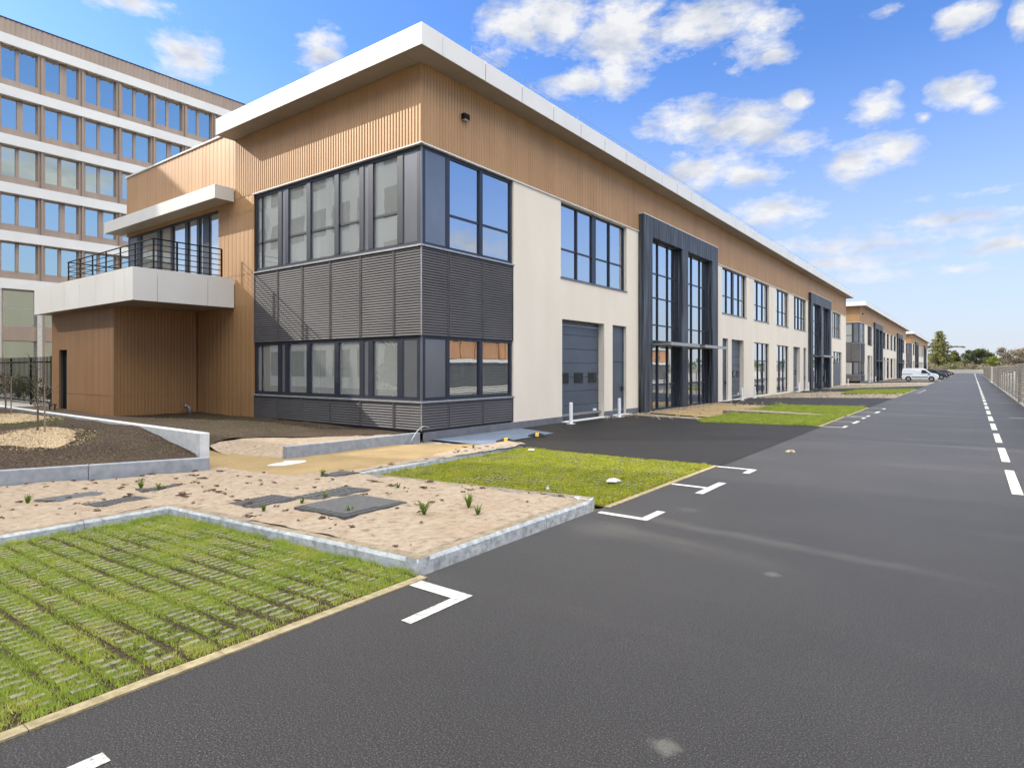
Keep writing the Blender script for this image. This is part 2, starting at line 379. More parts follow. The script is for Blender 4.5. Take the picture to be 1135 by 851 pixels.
        for h in hs:
            w=h[1]-h[0]
            mm=[h[0]+w*.33,h[0]+w*.66] if not s else [h[0]+w*.34,h[0]+w*.67]
            window(B,TR,h[0],h[1],3.12,8.14,.0,mm,[6.5,5.3,3.95],fr=.07,mw=.05)
            window(B,TR,h[0],h[1],-.3,3.0,.0,mm,[.98],fr=.09,mw=.10,name='entrance_door')
            g=MB(); c=mm[1]-.12; g.tube([TR(c,-.07,.3),TR(c,-.07,1.6)],.025); g.build('handle','galvanised',B)
            g=MB(); tbox(g,TR,h[0],h[1],-.02,.2,3.0,3.12); g.build('spandrel','dark_steel',B)
            g=MB(); tbox(g,TR,h[0]+.01,h[1]-.05,-1.2,-.03,2.93,3.0)
            tbox(g,TR,h[0]+.01,h[1]-.05,-1.215,-1.2,2.90,3.05); cn=g.build('entrance_canopy','galvanised',B)
            g=MB(); tbox(g,TR,h[0],h[1],.9,1.0,-.3,8.2); 
    # ---- glazed corner bands
    for z0,z1 in ((.0,.79),(2.75,5.32)):
        for a,b in zip([12.55,13.72,15.33,16.97-.0],[13.72,15.33,16.97]): louvre(B,TR,a,b,z0,z1)
        js=[-21.42,-19.89,-18.41,-16.88,-15.36,-13.83,-12.66]
        for a,b in zip(js,js[1:]): louvre(B,TL,a,b,z0,z1)
    mb=MB(); mb.box((X0-.01,Y0-.012,0),(X0+.012,Y0+.012,.79)); mb.box((X0-.01,Y0-.012,2.75),(X0+.012,Y0+.012,5.32)); mb.build('corner_trim','galvanised',B)
    for zz in (.79,5.32):
        mb=MB(); tbox(mb,TR,Y0-.05,17.0,-.04,.12,zz,zz+.05); tbox(mb,TL,-21.44,X0-.001,-.04,.12,zz,zz+.05); mb.build('sill_trim','galvanised',B)
    for z0,z1 in ((.84,2.75),(5.37,8.25)):
        tr=[6.45] if z0>3 else []
        window(B,TR,Y0+.12,16.95,z0,z1,.06,[(13.72,.16),(15.29,.16)],tr,fr=.1,blank=[(Y0+.12,13.64)])
        window(B,TL,-21.42,X0-.12,z0,z1,.06,[(-20.98+.0,.0001),(-19.82,.24),(-19.4,.2),(-18.12,.22),(-16.6,.22),(-15.35,.2),(-14.92,.22),(-13.6,.24)],tr,fr=.12,blank=[(-13.5,X0-.12),(-15.25,-15.03),(-19.7,-19.5)],pane='pane_clear')
    # corner sheet of the infill where the two bands meet
    mb=MB(); 
    for z0,z1 in ((.84,2.75),(5.37,8.25)): mb.box((X0-.125,Y0+.065,z0),(X0-.065,Y0+.125,z1))
    mb.build('corner_post','grey_sheet',B)
    mb=MB(); mb.box((X0-.3,16.97,ZB+.01),(X0-.001,17.02,8.25)); mb.build('wall','plaster',B)
    # ---- gable cladding
    CL='bronze_cladding'; J=(.62,4.15,5.35,7.7)
    mb=MB(); ribs(mb,TL,-22.75,X0+.03,8.29,10.56); ribs(mb,TL,-25.7,-21.44,ZB,4.12,.3,.009,joints=J); ribs(mb,TL,-24.0,-21.44,4.12,8.29,.3,.009,joints=J)
    ribs(mb,TL,XL,-24.0,8.1,10.92,.3,.009); ribs(mb,TL,-24.0,-22.75,8.29,10.92,.3,.009); mb.build('cladding',CL,B)
    mb=MB(); mb.box((XL-.03,Y0-.06,10.92),(-22.76,Y0+.3,10.98)); mb.build('cap_trim','white_panel',B)
    mb=MB(); mb.box((XL,Y0+.06,10.4),(-22.76,Y0+.28,10.919)); mb.box((XL,Y0+.281,10.4),(XL+.2,YE,10.9)); mb.build('parapet','plaster',B)
    # balcony windows
    window(B,TL,XL+.02,-24.0,5.3,8.1,.06,[(-31.4,.4),(-29.35,.3),(-28.1,.2),(-26.75,.25),(-25.75,.22),(-25.1,.5)],[],fr=.1,blank=[(XL+.02,-31.6)],pane='pane_clear')
    # balcony (return upstand) and its canopy
    bx0,bx1,by=-32.73,-22.76,8.94
    mb=MB(); mb.box((bx0+.04,by+.04,4.25),(bx1-.04,Y0,5.05)); mb.build('balcony_slab','soffit_panel',B)
    mb=MB(); mb.box((bx0+.02,by+.02,4.12),(bx1-.02,Y0-.03,4.24)); mb.build('soffit','soffit_panel',B)
    mb=MB(); g=.008
    js=[bx0,-30.66,-29.13,-27.51,-25.92,-24.3,-23.4,bx1]
    for a,b in zip(js,js[1:]): mb.box((a+g,by,4.12),(b-g if b!=bx1 else b,by+.03,5.25))
    js=[by+.03,9.73,11.5,Y0-.03]
    for a,b in zip(js,js[1:]): mb.box((bx1-.03,a+(g if a>9 else 0),4.12),(bx1,b-g,5.25)); mb.box((bx0,a+g,4.12),(bx0+.03,b-g,5.25))
    mb.build('balcony_fascia','white_panel',B)
    mb=MB(); xs=[-31.26,-29.95,-28.6,-27.25,-25.9,-24.6,-23.1]; ry=9.75; rx=-23.1
    for x in xs: mb.box((x-.03,ry-.02,5.05),(x+.03,ry+.02,6.36))
    for y in (10.55,11.35,12.2): mb.box((rx-.02,y-.03,5.05),(rx+.02,y+.03,6.36))
    for z in (5.35,5.55,5.75,5.95,6.15,6.36):
        r=.016 if z<6.3 else .025
        mb.tube([(xs[0],ry-.03,z),(rx,ry-.03,z)],r,6); mb.tube([(rx+.03,ry-.03,z),(rx+.03,12.2,z)],r,6)
        mb.tube([(xs[0],ry-.03,z),(xs[0],12.4,z)],r,6)
    mb.build('balcony_railing','dark_steel',B)
    mb=MB(); mb.box((-33.1,11.80,8.22),(-22.80,Y0-.035,8.68)); c=mb.build('balcony_canopy','soffit_panel',B)
    mb=MB(); js=[-33.13,-31.1,-29.0,-26.9,-24.8,-22.76]
    for a,b in zip(js,js[1:]): mb.box((a+g*.6,11.765,8.2),(b-g*.6,11.795,8.71))
    mb.box((-22.79,11.797,8.2),(-22.76,Y0-.035,8.71)); mb.box((-33.13,11.797,8.2),(-33.1,Y0+.4,8.71)); mb.box((-33.1,11.8,8.68),(-22.8,Y0-.035,8.705)); mb.build('canopy_fascia','white_panel',c)
    # store under the balcony
    sx0,sx1,sy=-32.31,-25.69,9.47
    def TS(a,dep,z): return (a,sy+dep,z)
    def TE(a,dep,z): return (sx1-dep,a,z)
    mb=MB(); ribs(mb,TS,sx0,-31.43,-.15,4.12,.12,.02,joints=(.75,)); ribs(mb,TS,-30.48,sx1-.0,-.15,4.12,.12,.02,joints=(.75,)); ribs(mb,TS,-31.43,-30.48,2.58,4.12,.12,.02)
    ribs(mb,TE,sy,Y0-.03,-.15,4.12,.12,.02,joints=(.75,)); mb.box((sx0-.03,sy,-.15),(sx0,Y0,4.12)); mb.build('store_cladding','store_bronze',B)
    mb=MB(); mb.box((sx0,sy+.051,-.15),(-31.43,sy+.25,4.1)); mb.box((-30.48,sy+.051,-.15),(sx1-.06,sy+.25,4.1)); mb.box((sx1-.25,sy+.251,-.15),(sx1-.06,Y0,4.1)); mb.build('wall','interior_dark',B)
    mb=MB(); mb.box((-31.43,sy+.14,-.15),(-30.48,sy+.2,2.58)); D=mb.build('door','dark_steel',B); mb=MB(); mb.box((-30.62,sy+.06,1.0),(-30.52,sy+.14,1.14)); mb.build('handle','galvanised',D)
    # ---- roof, eaves
    ex,ey,el=-11.87,11.78,-22.75
    mb=MB(); mb.box((el,ey+.04,10.6),(ex-.04,YE+.8,11.08)); mb.box((XL+.2,Y0+.3,10.2),(el-.001,YE-.2,10.6)); mb.build('roof','roof_gravel',B)
    mb=MB(); y=ey+.035; k=0
    while y<YE+.75:
        y2=min(y+1.9,YE+.77); mb.box((X0-.1,y+.004,10.565),(ex-.032,y2-.004,10.6)); y=y2
    x=X0-.108
    while x>el+.02:
        x2=max(x-1.9,el+.005); mb.box((x2+.004,ey+.032,10.565),(x-.004,Y0+.1,10.6)); x=x2
    mb.build('soffit','soffit_panel',B)
    mb=MB(); y=ey
    mb.box((ex-.03,ey+.03,10.54),(ex,12.6,11.13)); y=12.61
    while y<YE+.78:
        y2=min(y+1.9,YE+.8); mb.box((ex-.03,y,10.54),(ex,y2-.03,11.13)); y=y2
    x=ex
    mb.box((-12.6,ey,10.54),(ex,ey+.03,11.13)); x=-12.61
    while x>el+.03:
        x2=max(x-1.9,el); mb.box((x2+.03,ey,10.54),(x,ey+.03,11.13)); x=x2
    mb.box((el,ey+.03,10.54),(el+.03,Y0+.05,11.13)); mb.box((X0-.3,YE+.8,10.54),(ex,YE+.83,11.13))
    mb.build('fascia','white_panel',B)
    mb=MB(); mb.box((el+.04,ey+.031,10.61),(ex-.041,ey+.039,11.07)); mb.box((ex-.039,ey+.04,10.61),(ex-.031,YE+.78,11.07)); mb.build('fascia_backing','dark_joint',B)
    mb=MB()
    y=13.6
    for k in range(24): yy=14+k*3.1; mb.tube([(ex-.15,yy,11.1),(ex-.15,yy,11.42)],.012,4)
    mb.tube([(ex-.15,14,11.42),(ex-.15,14+23*3.1,11.42)],.010,4); mb.build('roof_lifeline','galvanised',B)
    # ---- interior: floors, ceilings, columns, partitions
    mb=MB(); xi=X0-.35; xb=XL+.35
    mb.box((xb,Y0+.2,-.1),(xi+.2,YE-.35,-.02)); mb.box((xb,Y0+.2,3.9),(xi+.02,26.0,4.2)); mb.box((xb,38.5,3.9),(xi+.02,64,4.2)); mb.build('floor_slab','interior_floor',B)
    mb=MB(); mb.box((xb,Y0+.25,3.5),(xi+.1,25.9,3.52)); mb.box((xb,Y0+.25,8.5),(xi+.1,YE-.4,8.52))
    mb.box((xb,19.2,-.02),(xi-.02,19.4,3.49)); mb.box((xb,19.2,4.21),(xi-.02,19.4,8.49)); mb.box((-26.0,Y0+.3,-.02),(-25.8,19.1,3.49))
    mb.box((-32.1,Y0+1.6,4.21),(-22,Y0+1.7,8.4)); mb.box((-21.9,Y0+1.2,4.21),(-18.6,Y0+1.3,8.4)); mb.box((-18.0,Y0+2.2,4.21),(-15.0,Y0+2.3,7.2)); mb.box((-22,Y0+3.4,-.01),(-18.4,Y0+3.5,3.4)); mb.box((xb,26.1,-.02),(xi-.02,26.3,8.49)); mb.box((xb,38.2,-.02),(xi-.02,38.4,8.49)); mb.box((xb,64.1,-.02),(xi-.02,64.3,8.49))
    mb.box((xi-6,26.4,-.02),(xi-5.9,YE-.5,8.49))
    mb.build('partition','interior_white',B)
    mb=MB()
    for x in (-20.4,-18.9,-16.2,-14.1): mb.box((x,Y0+.7,-.02),(x+.22,Y0+.92,3.49)); mb.box((x+.5,Y0+.6,4.21),(x+.72,Y0+.82,8.49))
    mb.box((-18.6,16.2,-.02),(-17.2,16.3,2.6)); mb.build('column','white_paint',B)
    mb=MB(); mb.box((-17.5,14.2,-.01),(-14.6,15.6,.75)); mb.box((-16.8,14.4,.76),(-15.4,15.3,1.25)); mb.box((-13.9,14.6,-.01),(-13.2,15.5,1.0)); mb.build('stacked_boards','interior_dark',B)
    # wall light by the corner
    mb=MB(); tbox(mb,TR,14.24,14.5,-.16,-.031,9.48,9.66); L=mb.build('wall_lamp','dark_steel',B,bevel=.01); mb=MB(); tbox(mb,TR,14.27,14.47,-.15,-.05,9.465,9.48); mb.build('lamp_lens','lamp_glass',L)
    return B
B1=make_building()
tag(B1,'nearest of the long bronze and cream buildings, with the glazed corner and white balcony','building','business buildings along the road')
B2=copy_tree(B1); B2.location=(X0,Y0+86.1,0)
tag(B2,'middle one of the three long bronze and cream buildings, left of the white van','building','business buildings along the road')
B3=copy_tree(B1); B3.location=(X0,Y0+174.0,0)
tag(B3,'farthest of the three long bronze and cream buildings, ending at the tall conifer','building','business buildings along the road')

# ------------------------------------------------------------------ tall office block
def make_office():
    XF=-53.; O=empty('office_block',(XF,20,0)); y0,y1=1.5,42.
    def TT(a,dep,z): return (XF-dep,a,z)
    bands=[24.65,21.13,17.8,14.5,11.2,7.94]; bh=.68
    ws=[]; k=0; per=2.49; ps=12.36
    nb0=int((y0-ps)//per)+1; nb1=int((y1-ps)/per)
    holes=[];wl=[]
    for fi,zt in enumerate(bands[:-1]):
        ztop=zt-bh-.06; zbot=bands[fi+1]+.5
        for b in range(-4,10):
            a=ps+b*per+.27; e=ps+(b+1)*per-.17
            holes.append((a,e,zbot,ztop)); wl.append((a,e,zbot,ztop,fi,b))
    gl=[]
    for b in range(-2,5):
        a=ps+b*4.98+.35; e=ps+(b+1)*4.98-.35
        gl.append((a,a+(e-a)/2-.25)); gl.append((a+(e-a)/2+.25,e))
    gh=[(a,b,z0,z1) for a,b in gl for z0,z1 in ((.25,3.7),(4.7,7.2))]
    mb=MB(); wall_grid(mb,TT,y0,y1,0,24.65,holes+gh,.4,back=False); mb.box((XF-.41,y0+.01,0),(XF-14,y0+.3,24.6)); mb.box((XF-.41,y1-.3,0),(XF-14,y1,24.6)); mb.box((XF-14,y0,0),(XF-14.3,y1,24.6))
    mb.build('wall','tan_cladding',O)
    mb=MB(); mb.box((XF-14.3,y0,24.651),(XF-.3,y1,24.9)); mb.build('roof','roof_gravel',O)
    mb=MB(); ribs(mb,TT,y0,y1,24.65,25.75,pitch=.3,dep=.02); mb.box((XF-.3,y0,24.9),(XF-14.3,y0+.2,25.7)); mb.build('parapet','tan_cladding',O)
    mb=MB(); tbox(mb,TT,y0,y1,-.06,.1,25.75,25.8); mb.build('cap_trim','dark_steel',O)
    for zt in bands:
        mb=MB(); tbox(mb,TT,y0,y1,-.22,-.002,zt-bh,zt); mb.build('floor_band','white_panel',O)
    mb=MB()
    a=y0
    while a<y1: tbox(mb,TT,a,a+.06,-.20,-.001,24.65-bh-.07,24.65-bh-.003); a+=.62
    mb.build('eaves_bracket','tan_cladding',O)
    for b in range(-4,11):
        a=ps+b*per+.05
        for fi,zt in enumerate(bands[:-1]): mb=MB(); tbox(mb,TT,a-.05,a+.05,-.14,-.001,bands[fi+1]+.002,zt-bh-(.19 if fi==0 else .003)); mb.build('facade_fin','tan_cladding',O)
    for a,e,z0,z1,fi,b in wl:
        r=(b*7+fi*3)%5
        m=MB(); w=e-a
        if r in (1,3) and fi in (1,3): c,cw=a+w*.52,.34
        elif r==2 and fi==0: c,cw=a+w*.55,.42
        else: c,cw=a+w*.45,.2
        for q in ((a,a+.05),(e-.05,e),(c-cw/2,c+cw/2)): tbox(m,TT,q[0],q[1],.18,.3,z0,z1)
        tbox(m,TT,a+.05,e-.05,.18,.3,z0,z0+.05); tbox(m,TT,a+.05,e-.05,.18,.3,z1-.05,z1)
        f=m.build('window','tan_cladding',O)
        g=MB(); g.quad(TT(a+.05,.26,z0+.05),TT(e-.05,.26,z0+.05),TT(e-.05,.26,z1-.05),TT(a+.05,.26,z1-.05)); g.build('pane','office_glass',f)
        if (b*5+fi*7)%4==0: g=MB(); g.quad(TT(a+.05,.34,z1-(z1-z0)*(.35+.12*((b+fi)%4))),TT(c-.05,.34,z1-(z1-z0)*(.35+.12*((b+fi)%4))),TT(c-.05,.34,z1),TT(a+.05,.34,z1)); g.build('blind','interior_white',f)
    for a,b,z0,z1 in gh:
        m=MB(); 
        for q in ((a,a+.06),(b-.06,b)): tbox(m,TT,q[0],q[1],.2,.3,z0,z1)
        tbox(m,TT,a+.06,b-.06,.2,.3,z0,z0+.08); tbox(m,TT,a+.06,b-.06,.2,.3,z1-.06,z1); 
        if z0>4: tbox(m,TT,a+.06,b-.06,.2,.3,z0+1.2,z0+1.26)
        f=m.build('shop_window','galvanised',O); g=MB(); g.quad(TT(a+.06,.26,z0+.08),TT(b-.06,.26,z0+.08),TT(b-.06,.26,z1-.06),TT(a+.06,.26,z1-.06)); g.build('pane','office_glass',f)
    mb=MB()
    for b in range(-2,6): a=ps+b*4.98; tbox(mb,TT,a-.22,a+.22,-.28,-.001,0,7.25)
    for a,b in gl: tbox(mb,TT,b+.02,b+.3,-.15,-.001,0,7.25)
    mb.build('column','concrete_pale',O)
    # floors and rooms seen through the glass
    mb=MB()
    for z in [3.9]+[b-.2 for b in bands[1:]]: mb.box((XF-.42,y0+.31,z),(XF-13.9,y1-.31,z+.25))
    mb.box((XF-7,y0+.31,0.01),(XF-7.2,y1-.31,24.4)); mb.build('floor_slab','interior_white',O)
    mb=MB()
    for z in bands[:-1]:
        for k in range(9):
            yy=10+k*3.0; mb.tube([(XF-1.2,yy,z-1.25),(XF-1.2,yy+2.2,z-1.35)],.03,5)
    mb.build('ceiling_lamp','lamp_glass',O)
    # lower wing closing the forecourt on the south
    w=[(XF-.0,-3.7),(-18.,-.1),(-18.,-22.),(XF,-22.)]
    mb=MB(); mb.prism(w,0,17.9); mb.build('wing_wall','white_panel',O)
    mb=MB()
    d=np.array([35.,3.6]);d/=np.hypot(*d); n=np.array([-d[1],d[0]])
    for fl in range(5):
        for k in range(11):
            s=1.2+k*3.1; p=np.array([XF,-3.7])+d*s; q=p+d*2.2; z0=1.2+fl*3.4
            P=[p+n*.03,q+n*.03]; mb.quad((*P[0],z0),(*P[1],z0),(*P[1],z0+1.9),(*P[0],z0+1.9))
    for fl in range(5):
        for k in range(6):
            y=-2.6-k*3.2; z0=1.2+fl*3.4; mb.quad((-17.97,y,z0),(-17.97,y-2.2,z0),(-17.97,y-2.2,z0+1.9),(-17.97,y,z0+1.9))
    mb.build('wing_window','car_glass',O)
    return O
O1=make_office()
tag(O1,'tall beige office block with white floor bands and blue windows at the far left','office building')
# ------------------------------------------------------------------ ground
def g(x):
    return 0. if x>-4 else (-.0347*(-x-4) if x>-12.66 else -.3005)
def sheet(name,mat,xs,ys,zf,kind='structure',smooth=True):
    nx,ny=len(xs),len(ys); V=[(x,y,zf(x,y)) for y in ys for x in xs]
    F=[(j*nx+i,j*nx+i+1,(j+1)*nx+i+1,(j+1)*nx+i) for j in range(ny-1) for i in range(nx-1)]
    me=bpy.data.meshes.new(name); me.from_pydata(V,[],F); me.materials.append(MATS[mat]); me.update()
    if smooth: me.shade_smooth()
    o=bpy.data.objects.new(name,me); COL.objects.link(o); WO[o.name]=(0,0,0)
    if kind: o['kind']=kind
    return o
def st(o): o['kind']='structure'; return o
def lin(a,b,n): return [a+(b-a)*i/n for i in range(n+1)]
sheet('ground','far_ground',lin(-3000,3000,24),lin(-3000,3000,24),lambda x,y:-.62)
sheet('forecourt_ground','rubble',[-60,-30,-12.66,-8,-4,-3.6],lin(-30,262,40),lambda x,y:g(x)-.035)
sheet('road','road_asphalt',[-3.82,0,2.7],lin(-30,256,60),lambda x,y:0.)
sheet('verge','pale_paving',[2.7,60],lin(-30,420,4),lambda x,y:-.02)
sheet('far_lawn','far_ground',lin(-90,90,10),lin(256,700,6),lambda x,y:-.03)
# forecourt asphalt between the parking bays
def quadsheet(name,mat,pts,off,n=10,kind='structure'):
    (ax,ay),(bx,by),(cx,cy),(dx,dy)=pts; V=[];F=[]
    for j in range(n+1):
        for i in range(n+1):
            u,v=i/n,j/n
            x=(ax*(1-u)+bx*u)*(1-v)+(dx*(1-u)+cx*u)*v; y=(ay*(1-u)+by*u)*(1-v)+(dy*(1-u)+cy*u)*v
            V.append((x,y,g(x)+off))
    F=[(j*(n+1)+i,j*(n+1)+i+1,(j+1)*(n+1)+i+1,(j+1)*(n+1)+i) for j in range(n) for i in range(n)]
    me=bpy.data.meshes.new(name); me.from_pydata(V,[],F); me.materials.append(MATS[mat]); me.update(); me.shade_smooth()
    o=bpy.data.objects.new(name,me); COL.objects.link(o); WO[o.name]=(0,0,0)
    if kind: o['kind']=kind
    return o
quadsheet('asphalt_yard','new_asphalt',[(-3.70,11.32),(-12.63,12.95),(-12.63,25.2),(-3.70,20.75)],.006)
quadsheet('asphalt_yard','new_asphalt',[(-3.78,32.0),(-12.63,32.9+4),(-12.63,45.5),(-3.78,43.2)],.006)
for o_ in (0,86.1,174.0):
    quadsheet('asphalt_yard','new_asphalt',[(-3.78,62.+o_),(-12.63,57.+o_),(-12.63,66.+o_),(-3.78,75.+o_)],.006)
    if o_: quadsheet('asphalt_yard','new_asphalt',[(-3.78,11.3+o_),(-12.63,13+o_),(-12.63,25+o_),(-3.78,20.7+o_)],.006); quadsheet('asphalt_yard','new_asphalt',[(-3.78,32+o_),(-12.63,37+o_),(-12.63,45+o_),(-3.78,43+o_)],.006)
quadsheet('gravel_path','gravel_path',[(-8.7,5.8),(-16.6,6.6),(-16.6,9.5),(-9.4,13.1)],.012,n=24)
PE=[(-12.72,8.05),(-14.6,7.75),(-15.3,7.2),(-15.5,6.5)]
def pdist(x,y):
    best=9
    for (ax,ay),(bx_,by_) in zip(PE,PE[1:]):
        L2=(bx_-ax)**2+(by_-ay)**2; t=max(0,min(1,((x-ax)*(bx_-ax)+(y-ay)*(by_-ay))/L2)); best=min(best,math.hypot(x-ax-t*(bx_-ax),y-ay-t*(by_-ay)))
    return best
def bedz(x,y,zt):
    t=min(1,pdist(x,y)/1.1); t=t*t*(3-2*t); return -.295+(zt+.295)*t
quadsheet('gravel_path','gravel_path',[(-8.4,24.2),(-12.2,26.8),(-12.6,37.5),(-8.0,32.5)],.01)
quadsheet('ramp_slab','concrete_blue',[(-10.15,12.3),(-12.55,12.9),(-12.55,17.2),(-10.3,15.9)],.022)
# ------------------------------------------------------------------ sand bed with kerbs
from mathutils import noise as mn
def nz(x,y,s,sc=1): return (mn.noise((x*s,y*s,3.3)))*sc
def sandz(x,y):
    k=max(0,min(1,(-x-9.0)/2.2)); zz=g(x)+.118*(1-k)+.055*k
    return zz+nz(x,y,1.6,.026)+nz(x,y,5.,.020)+nz(x+9,y,13.,.010)
def inpoly(x,y,P):
    c=False;j=len(P)-1
    for i in range(len(P)):
        if (P[i][1]>y)!=(P[j][1]>y) and x<(P[j][0]-P[i][0])*(y-P[i][1])/(P[j][1]-P[i][1])+P[i][0]: c=not c
        j=i
    return c
SP=[(-4.02,3.92),(-4.02,6.92),(-8.72,6.98),(-8.72,12.2),(-9.7,12.75),(-9.9,11.6),(-9.3,9.4),(-9.05,7.2),(-10.0,6.35),(-12.4,6.55),(-12.2,6.1),(-13.6,3.1),(-16.4,-3.),(-8.72,-3.),(-8.72,3.92)]
def sheetpoly(name,mat,P,zf,st_=.08,kind='structure'):
    xs=[p[0] for p in P];ys=[p[1] for p in P]
    import mathutils.geometry as mg, mathutils
    # regular grid clipped by the outline: constrained triangulation
    edge=[];N=len(P)
    for i in range(N):
        a,b=P[i],P[(i+1)%N]; L=math.dist(a,b); m=max(1,int(L/st_/1.5))
        for k in range(m): edge.append((a[0]+(b[0]-a[0])*k/m,a[1]+(b[1]-a[1])*k/m))
    pts=[mathutils.Vector(p) for p in edge]; ne=len(pts)
    x=min(xs)
    while x<max(xs):
        y=min(ys)
        while y<max(ys):
            q=(x+random.uniform(-.3,.3)*st_,y+random.uniform(-.3,.3)*st_)
            if inpoly(q[0],q[1],P): pts.append(mathutils.Vector(q))
            y+=st_
        x+=st_
    r=mg.delaunay_2d_cdt(pts,[(i,(i+1)%ne) for i in range(ne)],[],1,1e-5)
    me=bpy.data.meshes.new(name); me.from_pydata([(v.x,v.y,zf(v.x,v.y)) for v in r[0]],[],[tuple(f) for f in r[2]])
    me.materials.append(MATS[mat]); me.update(); me.shade_smooth()
    if me.polygons and me.polygons[0].normal.z<0: me.flip_normals()
    o=bpy.data.objects.new(name,me); COL.objects.link(o); WO[o.name]=(0,0,0)
    if kind: o['kind']=kind
    return o
sheetpoly('sand_bed','sand',SP,sandz,.075)
sheetpoly('sand_bed','sand',[(-12.72,8.05),(-12.75,12.5),(-13.1,12.5),(-14.3,10.6),(-15.9,8.9),(-15.6,7.9),(-14.6,7.75)],lambda x,y:bedz(x,y,-.10)+nz(x,y,2,.025)+nz(x,y,7,.014),.12)
# kerbs : blocks about a metre long with thin joints
def kerb(pts,name='kerb',w=.15,h=.12,inside=-1,mat='kerb_stone'):
    mb=MB(); top=[]
    for (a,b) in zip(pts,pts[1:]):
        L=math.dist(a,b); d=((b[0]-a[0])/L,(b[1]-a[1])/L); n=(-d[1]*inside,d[0]*inside); m=max(1,round(L/1.0))
        for k in range(m):
            s0,s1=L*k/m+(.003 if k else 0),L*(k+1)/m-(.003 if k<m-1 else 0)
            p=(a[0]+d[0]*s0,a[1]+d[1]*s0); q=(a[0]+d[0]*s1,a[1]+d[1]*s1)
            dz=random.uniform(-.004,.004); off=random.uniform(-.003,.003)
            def V(c,o,z): return (c[0]+n[0]*(o+off),c[1]+n[1]*(o+off),g(c[0])+z)
            prof=[(0,-.08),(0,h-.03),(.022,h+dz),(w,h+dz),(w,-.08)]
            A=[V(p,*o) for o in prof]; Bq=[V(q,*o) for o in prof]
            for i in range(4):
                if i==2: top.append(len(mb.f))
                mb.quad(A[i],Bq[i],Bq[i+1],A[i+1])
            mb.poly(A); mb.poly(Bq[::-1])
    o=mb.build(name,mat); o.data.materials.append(MATS['kerb_top'])
    for i in top: o.data.polygons[i].material_index=1
    return st(o)
kerb([(-8.68,3.8),(-3.88,3.8)],inside=1)
kerb([(-3.88,3.80),(-3.88,6.85)],inside=1,name='kerb')
kerb([(-3.95,7.06),(-8.68,7.06)],inside=1)
kerb([(-8.68,7.06),(-8.78,12.15)],inside=1)
kerb([(-8.55,-3.),(-8.55,3.8)],inside=1)
mb=MB(); mb.prism([(-3.88,6.85),(-3.95,7.06),(-4.2,6.95),(-4.05,6.8)],-.05,.118); st(mb.build('kerb','kerb_stone'))
# edging strips between bays and road
def strip(y0,y1,x=-3.78,w=.085,off=.012):
    mb=MB(); y=y0
    while y<y1-.05: yy=min(y+1.0,y1); mb.box((x-w/2+random.uniform(-.002,.002),y,-.05),(x+w/2,yy-.004,off)); y=yy
    st(mb.build('edging_strip','edging'))
strip(-3,3.78); strip(7.08,11.3); strip(20.8,25.6); strip(26.0,32.0); strip(43.3,62)
